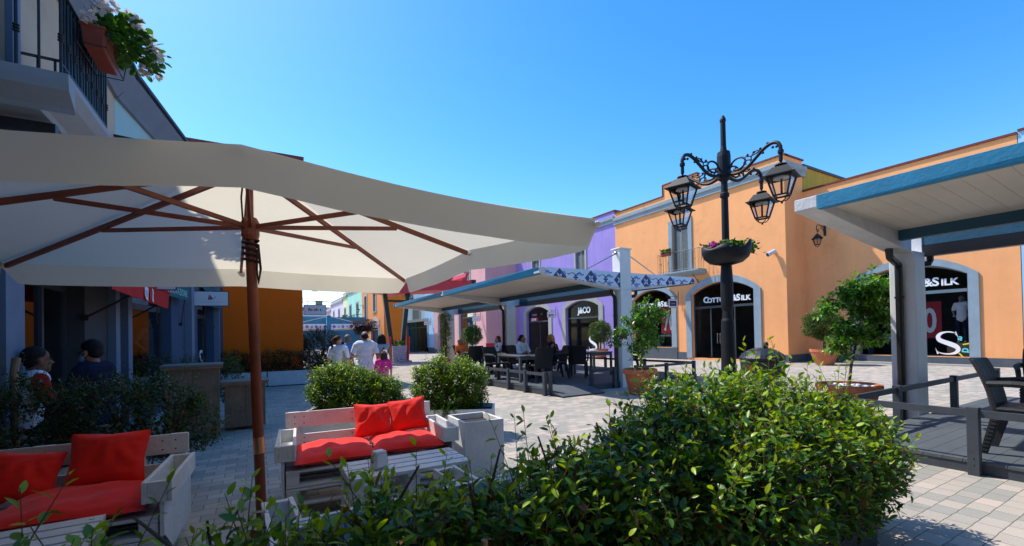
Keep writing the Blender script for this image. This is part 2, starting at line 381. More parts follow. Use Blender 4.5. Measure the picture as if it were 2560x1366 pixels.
# ================================================================== ground
def ground():
    xs = [-60, -20, -8, 0, 8, 16, 24, 40, 80, 160]; ys = [-60, -20, 0, 6, 12, 20, 30, 45, 60, 75, 90, 140, 260, 600]
    mb = MB(); vs = [(x, y, gr(y)) for y in ys for x in xs]; n = len(xs)
    mb.add(vs, [(j*n+i, j*n+i+1, (j+1)*n+i+1, (j+1)*n+i) for j in range(len(ys)-1) for i in range(n-1)])
    o = mb.build('paved_ground', paver); o['kind'] = 'structure'
ground()

# ================================================================== facade helpers
class Op:
    def __init__(s, ua, ub, zb, zs, zt=None): s.ua, s.ub, s.zb, s.zs = ua, ub, zb, zs; s.zt = zt if zt is not None else zs
    def top(s, u, off=0.0):
        h = s.zt + off - s.zs
        if s.zt - s.zs < 1e-4: return s.zs + off
        w = (s.ub - s.ua)/2 + off; r = (w*w + h*h)/(2*h); x = u - (s.ua+s.ub)/2
        return s.zt + off - (r - math.sqrt(max(r*r - x*x, 0)))
    def outline(s, off=0.0, n=14, zb=None):
        zb = s.zb if zb is None else zb
        a, b = s.ua - off, s.ub + off
        if s.zt - s.zs < 1e-4: return [(a, zb), (a, s.zs+off), (b, s.zs+off), (b, zb)]
        return [(a, zb)] + [(a+(b-a)*i/n, s.top(a+(b-a)*i/n, off)) for i in range(n+1)] + [(b, zb)]
def facade(mb, F, u0, u1, z0, z1, ops, rev=.22, m=0, mr=None, z1f=None):
    mr = m if mr is None else mr
    ops = sorted(ops, key=lambda o: o.ua)
    us = sorted(set([u0, u1] + [o.ua for o in ops] + [o.ub for o in ops]))
    def q(ua, ub, a0, a1, b0, b1):
        if a1 - a0 < 1e-4 and b1 - b0 < 1e-4: return
        mb.add([F(ua, 0, a0), F(ub, 0, b0), F(ub, 0, b1), F(ua, 0, a1)], [(0, 1, 2, 3)], m)
    for a, b in zip(us[:-1], us[1:]):
        inside = sorted([o for o in ops if o.ua <= a + 1e-6 and o.ub >= b - 1e-6], key=lambda o: o.zb)
        if not inside: q(a, b, z0, z1, z0, z1); continue
        n = 12 if any(o.zt - o.zs > 1e-4 for o in inside) else 1
        for i in range(n):
            ua, ub = a+(b-a)*i/n, a+(b-a)*(i+1)/n; la = lb = z0
            for o in inside:
                q(ua, ub, la, max(o.zb, la), lb, max(o.zb, lb)); la, lb = o.top(ua), o.top(ub)
                if n > 1 and o.zt - o.zs < 1e-4: la = lb = o.zs
            q(ua, ub, la, z1, lb, z1)
    for o in ops:
        p = o.outline()
        for (ua, za), (ub, zb) in zip(p[:-1], p[1:]):
            mb.add([F(ua, 0, za), F(ub, 0, zb), F(ub, -rev, zb), F(ua, -rev, za)], [(0, 1, 2, 3)], mr)
        mb.add([F(o.ua, 0, o.zb), F(o.ub, 0, o.zb), F(o.ub, -rev, o.zb), F(o.ua, -rev, o.zb)], [(0, 1, 2, 3)], mr)
def surround(mb, F, op, w, d=.05, m=0, sill=False):
    a = op.outline(0.0); b = op.outline(w)
    for i in range(len(a)-1):
        mb.add([F(a[i][0], d, a[i][1]), F(a[i+1][0], d, a[i+1][1]), F(b[i+1][0], d, b[i+1][1]), F(b[i][0], d, b[i][1])], [(0, 1, 2, 3)], m)
        mb.add([F(b[i][0], d, b[i][1]), F(b[i+1][0], d, b[i+1][1]), F(b[i+1][0], -.02, b[i+1][1]), F(b[i][0], -.02, b[i][1])], [(0, 1, 2, 3)], m)
        mb.add([F(a[i][0], d, a[i][1]), F(a[i+1][0], d, a[i+1][1]), F(a[i+1][0], -.003, a[i+1][1]), F(a[i][0], -.003, a[i][1])], [(0, 1, 2, 3)], m)
    for p, q in ((a[0], b[0]), (a[-1], b[-1])):
        mb.add([F(p[0], d, p[1]), F(q[0], d, q[1]), F(q[0], -.02, q[1]), F(p[0], -.02, p[1])], [(0, 1, 2, 3)], m)
    if sill: mb.prism([(op.ua-w, op.zb-.1), (op.ub+w, op.zb-.1), (op.ub+w, op.zb), (op.ua-w, op.zb)], F, -.02, .13, m)
def ubox(mb, F, u0, u1, d0, d1, z0, z1, m=0):
    mb.prism([(u0, z0), (u1, z0), (u1, z1), (u0, z1)], F, d0, d1, m)
def profile(mb, F, u0, u1, prof, m=0):
    n = len(prof)
    vs = [F(u0, d, z) for d, z in prof] + [F(u1, d, z) for d, z in prof]
    mb.add(vs, [tuple(range(n)), tuple(range(2*n-1, n-1, -1))] + [(i, (i+1) % n, n+(i+1) % n, n+i) for i in range(n)], m)
def shopfront(P, F, op, rev=.22, transom=None, mull=(), fm=None, room=3.0, roomm=None, floor=None, z_in=None, door=None):
    """frame, glass and a real room behind one opening; all parts of building P"""
    fm = fm or frame_d
    mb = MB(); w = .07; a = op.outline(-.002); b = op.outline(-w)
    for i in range(len(a)-1):
        for d in (-rev+.04, -rev-.02):
            mb.add([F(a[i][0], d, a[i][1]), F(a[i+1][0], d, a[i+1][1]), F(b[i+1][0], d, b[i+1][1]), F(b[i][0], d, b[i][1])], [(0, 1, 2, 3)])
        mb.add([F(b[i][0], -rev+.04, b[i][1]), F(b[i+1][0], -rev+.04, b[i+1][1]), F(b[i+1][0], -rev-.02, b[i+1][1]), F(b[i][0], -rev-.02, b[i][1])], [(0, 1, 2, 3)])
    if transom: ubox(mb, F, op.ua+w, op.ub-w, -rev-.015, -rev+.05, transom-.06, transom+.06)
    for u, z0, z1 in mull: ubox(mb, F, u-.03, u+.03, -rev-.015, -rev+.045, z0, z1)
    fr = mb.build('shop_frame', fm, P)
    g = MB(); g.add([F(u, -rev+.01, z) for u, z in op.outline(-w*.5)], [tuple(range(len(op.outline())))])
    gl = g.build('shop_glass', glass, fr)
    if room:
        r = MB(); u0, u1 = op.ua-.3, op.ub+.3; z0 = op.zb if z_in is None else z_in; z1 = op.zt+.15; d0, d1 = -rev-.02, -rev-room
        c = lambda u, d, z: F(u, d, z)
        r.add([c(u0,d0,z0), c(u1,d0,z0), c(u1,d1,z0), c(u0,d1,z0), c(u0,d0,z1), c(u1,d0,z1), c(u1,d1,z1), c(u0,d1,z1)],
              [(0,1,2,3), (4,7,6,5), (1,2,6,5), (2,3,7,6), (3,0,4,7)])
        r.build('shop_interior', roomm or shop_dark, P)
    return fr
def shutters(P, F, op, m=shutm, leaves=2, rev=.12):
    mb = MB(); w = (op.ub-op.ua)/leaves
    for k in range(leaves):
        mb = MB(); u0 = op.ua + k*w + .015; u1 = u0 + w - .03
        for a, b in ((u0, u0+.06), (u1-.06, u1)): ubox(mb, F, a, b, -rev, -rev+.05, op.zb+.01, op.zs-.01)
        for z in (op.zb+.01, op.zs-.08): ubox(mb, F, u0+.06, u1-.06, -rev, -rev+.05, z, z+.07)
        z = op.zb+.10
        while z < op.zs-.10:
            mb.add([F(u0+.06, -rev+.045, z), F(u1-.06, -rev+.045, z), F(u1-.06, -rev+.005, z+.045), F(u0+.06, -rev+.005, z+.045)], [(0,1,2,3)]); z += .058
        mb.add([F(u0, -rev-.03, op.zb), F(u1, -rev-.03, op.zb), F(u1, -rev-.03, op.zs), F(u0, -rev-.03, op.zs)], [(0,1,2,3)], 1)
        mb.build('shutter', [m, darkgap], P)
def shell(mb, x0, x1, y0, y1, z0, z1, skip=(), m=0, zr=None):
    """the sides of a block that have no openings; skip names sides left to facade()"""
    zr = z1-.15 if zr is None else zr
    s = {'w': [(x0,y0),(x0,y1)], 'e': [(x1,y0),(x1,y1)], 's': [(x0,y0),(x1,y0)], 'n': [(x0,y1),(x1,y1)]}
    for k, (a, b) in s.items():
        if k in skip: continue
        mb.add([(a[0],a[1],z0),(b[0],b[1],z0),(b[0],b[1],z1),(a[0],a[1],z1)], [(0,1,2,3)], m)
    mb.add([(x0,y0,zr),(x1,y0,zr),(x1,y1,zr),(x0,y1,zr)], [(0,1,2,3)], m)
def FR(X): return lambda u, d, z: (X-d, -u, z)      # faces west (right side of the street), u = -Y
def FL(X): return lambda u, d, z: (X+d, u, z)       # faces east, u = Y
def FS(Y): return lambda u, d, z: (u, Y-d, z)       # faces the camera (south), u = X
def cap(mb, F, u0, u1, z, d0=-.25, d1=.06, h=.07, m=0): ubox(mb, F, u0, u1, d0, d1, z, z+h, m)

# ================================================================== peach corner building with the bay
def peach_building():
    P = thing('peach_building', 'two storey peach building with a grey cornice and balcony door behind the lamp post', 'building', (20.75, 10.9, 0), world=True)
    F = FR(20.75); ZT = 9.36
    door = Op(-15.93, -12.41, .0, 3.46, 4.0); win = Op(-20.3, -17.27, .55, 3.46, 4.0); bd = Op(-17.12, -16.05, 4.78, 7.55)
    mb = MB(); facade(mb, F, -21.75, -10.9, -.2, ZT, [door, win, bd])
    mb.add([F(-17.7,0,ZT), F(-15.45,0,ZT), F(-15.45,0,10.0), F(-17.7,0,10.0)], [(0,1,2,3)])
    for u in (-17.7, -15.45): mb.add([F(u,0,ZT), F(u,-.3,ZT), F(u,-.3,10), F(u,0,10)], [(0,1,2,3)])
    mb.add([F(-17.7,-.3,ZT), F(-15.45,-.3,ZT), F(-15.45,-.3,10.0), F(-17.7,-.3,10.0)], [(0,1,2,3)])
    mb.add([(20.75,10.9,-.2),(22.3,10.9,-.2),(22.3,10.9,ZT),(20.75,10.9,ZT)], [(0,1,2,3)])
    mb.add([(22.3,10.9,ZT),(22.3,21.75,ZT),(22.3,21.75,9),(22.3,10.9,9)], [(0,1,2,3)])
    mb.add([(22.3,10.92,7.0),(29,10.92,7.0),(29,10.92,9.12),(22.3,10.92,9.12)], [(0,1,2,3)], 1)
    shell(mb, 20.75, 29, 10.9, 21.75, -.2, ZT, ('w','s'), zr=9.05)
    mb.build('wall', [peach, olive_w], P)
    mb = MB(); prof = [(-.02,8.60),(.10,8.60),(.10,8.78),(.17,8.86),(.17,9.05),(-.02,9.05)]
    profile(mb, F, -21.78, -10.73, prof)
    G = lambda u, d, z: (u, 10.9-d, z); profile(mb, G, 20.77, 22.42, prof); mb.build('cornice', trim, P)
    mb = MB(); cap(mb, F, -21.75, -17.72, ZT); cap(mb, F, -15.43, -10.84, ZT); cap(mb, F, -17.75, -15.4, 10.0)
    ubox(mb, F, -17.76, -17.7, -.25, .06, ZT+.07, 10.0); cap(mb, G, 20.82, 22.36, ZT+.002); mb.build('roof_coping', redcap, P)
    mb = MB(); mb.box(22.37, 29.1, 10.86, 11.1, 9.121, 9.24); mb.build('side_coping', darkcap, P)
    for o in (door, win): mb = MB(); surround(mb, F, o, .34, .07); mb.build('arch_surround', trim, P)
    mb = MB(); surround(mb, F, bd, .25, .06); dt = mb.build('door_surround', trim, P)
    mb = MB()
    for a, b in ((-21.75,-20.66), (-16.92,-16.29), (-12.05,-10.87)): mb = MB(); ubox(mb, F, a, b, -.02, .03, -.2, .30); mb.build('plinth', plinth, P)
    mb = MB(); ubox(mb, F, -20.66, -16.92, -.02, .06, -.2, .54); mb.build('plinth', plinth, P)
    mb = MB(); ubox(mb, G, 20.73, 22.3, -.02, .03, -.2, .30); mb.build('plinth', plinth, P)
    shopfront(P, F, door, transom=2.72, mull=((-14.9,.03,2.66), (-13.55,.03,2.66)), fm=frame_d, room=4)
    for u in (-14.5, -14.35): mb = MB(); mb.tube([F(u,-.15,.8), F(u,-.12,.82), F(u,-.12,1.28), F(u,-.15,1.3)], .015, 6); mb.build('door_handle', steel, P)
    shopfront(P, F, win, transom=None, fm=frame_d, room=3, roomm=shop_mid)
    mb = MB(); mb.add([F(-16.02,-.2,4.8), F(-17.14,-.2,4.8), F(-17.14,-.2,7.6), F(-16.02,-.2,7.6)], [(0,1,2,3)])
    shutters(P, F, bd)
    # balcony
    mb = MB(); profile(mb, F, -17.75, -15.0, [(-.02,4.78),(.62,4.78),(.62,4.70),(.52,4.62),(.30,4.52),(-.02,4.50)]); slab = mb.build('balcony_slab', trim, P)
    mb = MB(); zt = 5.86
    mb.tube([F(-17.72,0,zt), F(-17.72,.57,zt), F(-15.03,.57,zt), F(-15.03,0,zt)], .014, 6); mb.tube([F(-17.72,.57,4.86), F(-15.03,.57,4.86)], .01, 5)
    mb.build('handrail', iron, slab)
    k = 0
    for u, d in [(-17.72+.192*i, .57) for i in range(15)] + [(u, d) for u in (-17.72, -15.03) for d in (.14, .29, .43)]:
        mb = MB(); mb.tube([F(u,d,4.78), F(u,d,zt)], .009, 5)
        if k % 3 == 1: mb.sphere(F(u,d,5.34), .024, .024, .05, 6, 4)
        mb.build('baluster', iron, slab); k += 1
    for u in (-17.3, -15.45):
        mb = MB(); mb.tube([F(u,.02,4.1), F(u,.10,4.13), F(u,.13,4.22), F(u,.07,4.26), F(u,.05,4.2)], .014, 6); mb.tube([F(u,.02,4.12), F(u,.25,4.3), F(u,.5,4.52)], .016, 6); mb.build('balcony_bracket', iron, slab)
    return P, F
PEACH, FPEACH = peach_building()
def peach_wing():
    P = thing('peach_building', 'lower peach building with a wide arched shop window behind the right terrace roof', 'building', (22.3, 4.15, 0), world=True)
    F = FR(22.3); win = Op(-8.85, -5.43, .32, 3.36, 3.87)
    mb = MB(); facade(mb, F, -10.9, -4.15, -.1, 7.9, [win]); shell(mb, 22.3, 29, 4.15, 10.88, -.1, 7.9, ('w','n'), zr=7.6); mb.build('wall', peach, P)
    mb = MB(); cap(mb, F, -10.88, -4.15, 7.9, h=.08); mb.build('roof_coping', redcap, P)
    mb = MB(); surround(mb, F, win, .28, .06); mb.build('arch_surround', trim, P)
    mb = MB(); ubox(mb, F, -9.13, -5.15, -.02, .10, -.1, .31); mb.build('plinth', plinth, P)
    for a, b in ((-10.88,-9.13), (-5.15,-4.15)): mb = MB(); ubox(mb, F, a, b, -.02, .03, -.1, .31); mb.build('plinth', plinth, P)
    mb = MB(); ubox(mb, F, -9.2, -5.1, .10, .42, -.1, .06); mb.build('door_step', trim_w, P)
    shopfront(P, F, win, transom=2.78, fm=frame_g, room=3, roomm=shop_dark)
    return F
FWING = peach_wing()
def pale_blue_side():
    P = thing('pale_blue_building', 'pale blue building just showing above the blue fascia at the right edge', 'building', (22.3, 4.13, 0), world=True)
    F = FR(22.3); win = Op(-1.5, .6, .4, 3.2, 3.7)
    mb = MB(); facade(mb, F, -4.13, 12, -.1, 7.98, [win]); shell(mb, 22.3, 29, -12, 4.13, -.1, 7.98, ('w',), zr=7.6); mb.build('wall', blue_w, P)
    mb = MB(); cap(mb, F, -4.13, 12, 7.98); mb.build('roof_coping', redcap, P)
    shopfront(P, F, win, transom=2.7)
pale_blue_side()
def purple_building():
    P = thing('lilac_building', 'lilac building with two shuttered windows and two grey arches between the peach and pink buildings', 'building', (20.75, 21.75, 0), world=True)
    F = FR(20.75); ZT = 9.58; zg = gr(28)
    a1 = Op(-33.0, -29.62, zg, 3.35, 3.8); a2 = Op(-27.3, -23.5, zg+.5, 3.4, 3.88)
    w1 = Op(-31.9, -30.85, 5.6, 7.85); w2 = Op(-25.95, -24.9, 5.4, 7.62)
    mb = MB(); facade(mb, F, -34.73, -21.75, -.5, ZT, [a1, a2, w1, w2]); shell(mb, 20.75, 29, 21.77, 34.73, -.5, ZT, ('w',), zr=9.2); mb.build('wall', purple_w, P)
    mb = MB(); profile(mb, F, -34.7, -21.76, [(-.02,8.80),(.10,8.80),(.10,8.96),(.17,9.04),(.17,9.2),(-.02,9.2)]); mb.build('cornice', trim, P)
    mb = MB(); cap(mb, F, -34.7, -21.72, ZT, d0=-.5); ubox(mb, FS(21.75), 20.72, 21.9, -.02, .03, ZT-.16, ZT); mb.build('roof_coping', redcap, P)
    for o in (a1, a2): mb = MB(); surround(mb, F, o, .45, .07); mb.build('arch_surround', trim_w, P)
    for w in (w1, w2):
        mb = MB(); surround(mb, F, w, .2, .05, sill=True); mb.build('window_surround', trim_w, P); shutters(P, F, w)
    shopfront(P, F, a1, transom=2.55, mull=((-31.2,zg,2.5),), room=4, roomm=shop_mid)
    shopfront(P, F, a2, transom=2.62, room=3)
    return F
FPUR = purple_building()
def pink_building():
    P = thing('pink_building', 'pink building with a blank shaded side wall behind the left terrace roof', 'building', (17.58, 34.73, 0), world=True)
    F = FR(17.58); ZT = 9.6; zg = gr(38)
    d1 = Op(-40.6, -37.3, zg, 4.9); w1 = Op(-39.2, -38.0, 6.3, 8.6); w2 = Op(-45.6, -44.5, 5.4, 7.6); d2 = Op(-46.4, -43.2, zg, 3.6, 4.4)
    mb = MB(); facade(mb, F, -47.9, -34.73, -.8, ZT, [d1, w1, d2, w2]); shell(mb, 17.58, 26, 34.73, 47.9, -.8, ZT, ('w',), zr=9.3); mb.build('wall', pink_w, P)
    mb = MB(); cap(mb, F, -47.9, -34.7, ZT); mb.build('roof_coping', redcap, P)
    for o in (d1, d2): mb = MB(); surround(mb, F, o, .4, .06); mb.build('shop_surround', trim_w, P)
    for w in (w1, w2):
        mb = MB(); surround(mb, F, w, .2, .05, sill=True); mb.build('window_surround', trim_w, P); shutters(P, F, w)
    shopfront(P, F, d1, transom=3.2, mull=((-39.3, zg, 3.1),), room=3, roomm=shop_mid); shopfront(P, F, d2, transom=2.8)
    mb = MB()
    for a, b in ((-47.9,-46.8), (-42.8,-41.0), (-36.9,-34.7)): mb = MB(); ubox(mb, F, a, b, -.02, .05, -.8, .0); mb.build('plinth', plinth, P)
    mb = MB(); zs = 4.75; mb.tube([F(-46.2,.5,zs+.9), F(-43.8,.5,zs+.9)], .03, 5)
    for i in range(9): mb.tube([F(-46.2+.3*i,.5,zs), F(-46.2+.3*i,.5,zs+.9)], .015, 4)
    ubox(mb, F, -46.4, -43.6, -.02, .6, zs-.12, zs); mb.build('balcony', iron, P)
pink_building()
def light_blue():
    P = thing('sky_blue_building', 'sky blue building with grey pillars and a recessed shop entrance beside the orange building', 'building', (17.6, 48, 0), world=True)
    F = FR(17.6); zg = gr(52); o = Op(-58.2, -50.2, zg, 3.3); ar = Op(-55.6, -53.4, 3.31, 4.4, 5.2); w1 = Op(-51.6, -50.4, 7.0, 8.3); w2 = Op(-56.8, -55.6, 6.6, 8.0)
    mb = MB(); facade(mb, F, -61, -48, -1, 10.2, [o, w1, w2]); shell(mb, 17.6, 26, 48, 61, -1, 10.2, ('w',)); mb.build('wall', blue_w, P)
    mb = MB(); surround(mb, F, o, .35, .06); mb.build('shop_surround', trim, P)
    mb = MB(); surround(mb, F, Op(-55.4, -53.0, 3.4, 4.6, 5.5), .5, .05); mb.prism(Op(-55.4, -53.0, 3.4, 4.6, 5.5).outline(), F, -.02, .02, 1); mb.build('blind_arch', [trim, frame_g], P)
    for w in (w1, w2):
        mb = MB(); surround(mb, F, w, .15, .05, sill=True); mb.build('window_surround', trim, P); shutters(P, F, w)
    shopfront(P, F, o, transom=2.6, mull=tuple((u, zg, 3.2) for u in (-56.0, -54.6, -53.2, -51.6)), room=3, roomm=shop_mid)
    mb = MB(); ubox(mb, F, -50.2, -48.0, -.02, .06, -1, .15); mb.build('plinth', plinth, P)
light_blue()
def orange_street():
    P = thing('orange_building', 'orange building whose shaded deep orange end wall stands behind the red pergola', 'building', (12.6, 50.5, 0), world=True)
    F = FR(12.6); zg = gr(55); ZT = 8.6
    w = [Op(-55.6, -54.2, 4.6, 6.9), Op(-60.6, -59.2, 4.0, 6.9)]; s = Op(-57.0, -53.0, zg, 2.9, 3.5)
    mb = MB(); facade(mb, F, -62.4, -50.5, -1, ZT, w+[s]); shell(mb, 12.6, 15.2, 50.52, 62.4, -1, ZT, ('w','s')); mb.build('wall', orange2_w, P)
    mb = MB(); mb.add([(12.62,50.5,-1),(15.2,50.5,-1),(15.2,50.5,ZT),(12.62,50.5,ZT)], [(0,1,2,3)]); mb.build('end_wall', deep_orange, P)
    mb = MB(); cap(mb, F, -62.4, -50.45, ZT); mb.build('roof_coping', redcap, P)
    for o in w:
        mb = MB(); surround(mb, F, o, .28, .06, sill=True); mb.build('window_surround', trim_w, P); shutters(P, F, o, frame_g)
    mb = MB(); surround(mb, F, s, .4, .06); mb.build('arch_surround', trim_w, P); shopfront(P, F, s, transom=2.4)
    mb = MB(); ubox(mb, FS(50.5), 12.6, 15.2, -.02, .04, -1, .0); mb.build('plinth', plinth, P)
orange_street()
def far_house(name, label, w, y0, y1, zt, wins, arch=(), cm=None, X=12.6, xd=8, tr=trim_w, awn=False):
    P = thing(name, label, 'building', (X, y0, 0), world=True); F = FR(X)
    ops = [Op(-y-.65, -y+.65, z0, z1) for y, z0, z1 in wins]; ar = [Op(-b, -a, gr(b), 2.6, 3.3) for a, b in arch]
    mb = MB(); facade(mb, F, -y1, -y0, -1.4, zt, ops+ar); shell(mb, X, X+xd, y0+.02, y1, -1.4, zt, ('w',), zr=zt-.3); mb.build('wall', w, P)
    mb = MB(); profile(mb, F, -y1, -y0, [(-.02,zt-.8),(.14,zt-.8),(.2,zt-.55),(.2,zt-.4),(-.02,zt-.4)]); mb.build('cornice', tr, P)
    mb = MB(); cap(mb, F, -y1, -y0, zt); mb.build('roof_coping', cm or trim, P)
    for o in ops:
        mb = MB(); surround(mb, F, o, .22, .06, sill=True); mb.build('window_surround', tr, P); shutters(P, F, o, frame_g)
    for o in ar:
        mb = MB(); surround(mb, F, o, .35, .06); mb.build('arch_surround', tr, P); shopfront(P, F, o, transom=2.3)
    return P, F
MINT, FMINT = far_house('mint_building', 'mint green building with an iron balcony on the far right of the street', mint_w, 62.4, 73.5, 9.0, [(65.5, 3.7, 6.4), (70.8, 3.7, 6.4)], [(63.5, 67.0), (69.0, 72.5)])
def mint_balcony():
    F = FMINT; mb = MB(); ubox(mb, F, -72.0, -62.6, -.02, .9, 3.3, 3.55); s = mb.build('balcony_slab', trim_d, MINT)
    mb = MB(); mb.tube([F(-72,.85,4.65), F(-62.6,.85,4.65), F(-62.6,0,4.65)], .03, 5)
    for i in range(34): mb.tube([F(-72+.28*i,.85,3.55), F(-72+.28*i,.85,4.65)], .014, 4)
    mb.build('railing', iron, s)
mint_balcony()
far_house('pale_yellow_building', 'narrow pale yellow building between the mint and pale lilac ones', yellow_w, 73.5, 77.5, 8.7, [(75.5, 3.5, 6.2)], [(74.2, 76.6)])
far_house('pale_lilac_building', 'pale lilac building with a grey cornice at the far end of the street', lilac_w, 77.5, 91.0, 8.3, [(81.5, 3.6, 6.4), (87.5, 3.6, 6.4)], [(79.5, 83.0), (85.5, 89.0)])
far_house('pale_rose_building', 'pale rose building, last of the row on the right', mat('pale_rose_stucco', (.70,.48,.46), .85, .08, .7, streak=.1), 91.0, 98, 7.4, [(94, 3.6, 6.2)], [])
def far_block(name, label, x0, x1, y, y1, z, m, wins=0, chim=()):
    P = thing(name, label, 'building', (x0, y, 0), world=True); mb = MB(); shell(mb, x0, x1, y, y1, -1.5, z, (), zr=z-.01); mb.build('wall', m, P)
    mb = MB(); mb.box(x0-.1, x1+.1, y-.1, y+.3, z, z+.3); mb.build('roof_coping', white_w, P)
    for i in range(wins):
        x = x0 + (x1-x0)*(i+.5)/wins; mb = MB(); mb.box(x-.5, x+.5, y-.06, y+.1, z-3.4, z-1.4); mb.build('window', frame_d, P)
    for cx, w, h in chim:
        mb = MB(); mb.box(cx-w/2, cx+w/2, y+1, y+2.2, z-.5, z+h); mb.build('chimney', brown_w, P)
far_block('far_blue_building', 'dull blue building closing the far end of the street', -6, 14.5, 106, 116, 6.4, farblue_w, 7)
far_block('far_brown_building', 'brown grey building with square chimneys above the far blue one', -8, 16.5, 122, 134, 9.2, brown_w, 0, ((-1.5,1.5,2.2), (2.2,1.5,2.6), (5.0,2.6,3.0), (9.5,1.6,2.4), (14.2,1.6,2.0)))
far_block('far_white_building', 'stepped white building on the skyline left of the chimneys', 8.2, 15.2, 120.5, 121.8, 8.2, white_w, 3)

# ================================================================== left side of the street
def cream_building():
    P = thing('cream_building', 'cream building with a wrought iron balcony and shuttered door above the white parasol', 'building', (-2.05, 9.85, 0), world=True)
    F = FL(-2.05); ZT = 6.0
    bd = Op(5.0, 6.05, 3.72, 5.7); s1 = Op(6.22, 8.25, 0, 2.75); s2 = Op(3.4, 5.75, 0, 2.75)
    mb = MB(); facade(mb, F, -10, 9.85, -.2, 3.3, [s1, s2], m=1); facade(mb, F, -10, 9.85, 3.3, ZT, [bd]); shell(mb, -12, -2.05, -10, 9.85, -.2, ZT, ('e',), zr=ZT-.05); shell(mb, -2.05, 12, -14, -5.5, -.2, 7.5, (), m=1)  # last shell: unseen dark block added behind the camera to cut sky light
    mb.build('wall', [cream_w, mat('dark_shop_and_blocker_wall', (.05,.05,.055), .8, .15, 3, .1, 40)], P)
    mb = MB(); ubox(mb, F, 5.82, 6.2, -.02, .07, 0, 3.2); mb.build('pilaster', mat('pale_blue_grey', (.17,.21,.28), .75, .08, 3), P)
    mb = MB(); ubox(mb, F, 9.35, 9.6, -.02, .10, 0, 3.2); mb.build('pilaster', mat('pale_blue_grey', 0), P)
    mb = MB(); profile(mb, F, -10, 9.80, [(-.02,ZT-.36),(.06,ZT-.36),(.10,ZT-.30),(.30,ZT-.06),(.30,ZT+.02),(-.3,ZT+.02)]); mb.build('cornice', mat('slate_trim', (.17,.21,.28), .75, .08, 3), P)
    mb = MB(); cap(mb, F, -10, 9.86, ZT+.022, d1=.36, h=.06); mb.build('roof_coping', darkcap, P)
    mb = MB(); surround(mb, F, bd, .17, .05); mb.build('door_surround', mat('slate_trim', 0), P); shutters(P, F, bd, shutb)
    shopfront(P, F, s1, transom=2.2, mull=((6.75,0,2.15),(7.45,0,2.15)), room=4); shopfront(P, F, s2, transom=2.2, room=4)
    # balcony with its balusters
    sl = MB(); prof = [(-.02,3.70),(.72,3.70),(.72,3.64),(.66,3.56),(.52,3.46),(.50,3.42),(-.02,3.42)]
    y0, y1 = 5.0, 6.4
    profile(sl, F, y0+.16, y1, prof); G = lambda u, d, z: (-2.05+u, y0+.16-d*.22, z)
    profile(sl, G, 0, .72, [(0,3.70),(.72,3.70),(.72,3.64),(.66,3.56),(.1,3.46),(0,3.42)])
    s = sl.build('balcony_slab', mat('balcony_grey', (.30,.33,.37), .75, .08, 3), P)
    zt = 4.42; ye = y1-.06; yn = y0+.06
    mb = MB(); mb.bar(F(yn,.66,zt), F(ye,.66,zt), .045, .014); mb.bar(F(yn,.66,zt), F(yn,0,zt), .04, .014); mb.bar(F(ye,.66,zt), F(ye,-.01,zt), .04, .014)
    mb.bar(F(yn,.66,3.80), F(ye,.66,3.80), .02, .012)
    mb.build('handrail', iron, s)
    pts = [(yn+(ye-yn)*i/16, .66) for i in range(17)] + [(y, .66*k/5) for y in (yn, ye) for k in range(5)]
    for k, (y, d) in enumerate(pts):
        mb = MB(); mb.tube([F(y,d,3.70), F(y,d,zt)], .0095 if k % 2 else .012, 6)
        if k % 2 == 0:
            for q in (-.024, 0, .024): mb.sphere(F(y,d,4.02+q), .023, .023, .013, 8, 5)
        mb.build('baluster', iron, s)
    for yb in (5.35, 6.05):
        mb = MB(); mb.bar(F(yb,0,3.33), F(yb,.55,3.33), .07, .09); mb.sphere(F(yb,.58,3.26), .05)
        mb.tube([F(yb,.1,3.14), F(yb,.16,3.08), F(yb,.24,3.10), F(yb,.26,3.18), F(yb,.2,3.22), F(yb,.17,3.17)], .014, 6); mb.build('balcony_bracket', iron, s)
    mb = MB()   # scrolled awning iron fixed at the corner
    mb.tube([F(9.7,.02,4.93), F(9.7,.45,4.90), F(9.7,.9,4.86), F(9.72,1.1,4.76), F(9.72,1.2,4.6)], .025, 6)
    mb.tube([F(9.7,.18,4.58), F(9.7,.42,4.82), F(9.7,.52,4.80), F(9.7,.52,4.72), F(9.7,.44,4.71)], .02, 6); mb.build('scroll_bracket', iron, P)
cream_building()
UT = np.array((.1425, .9898)); NT = np.array((.9898, -.1425)); PT0 = np.array((-2.05, 9.86))
def FT(u, d, z):
    p = PT0 + u*UT + d*NT; return (p[0], p[1], z)
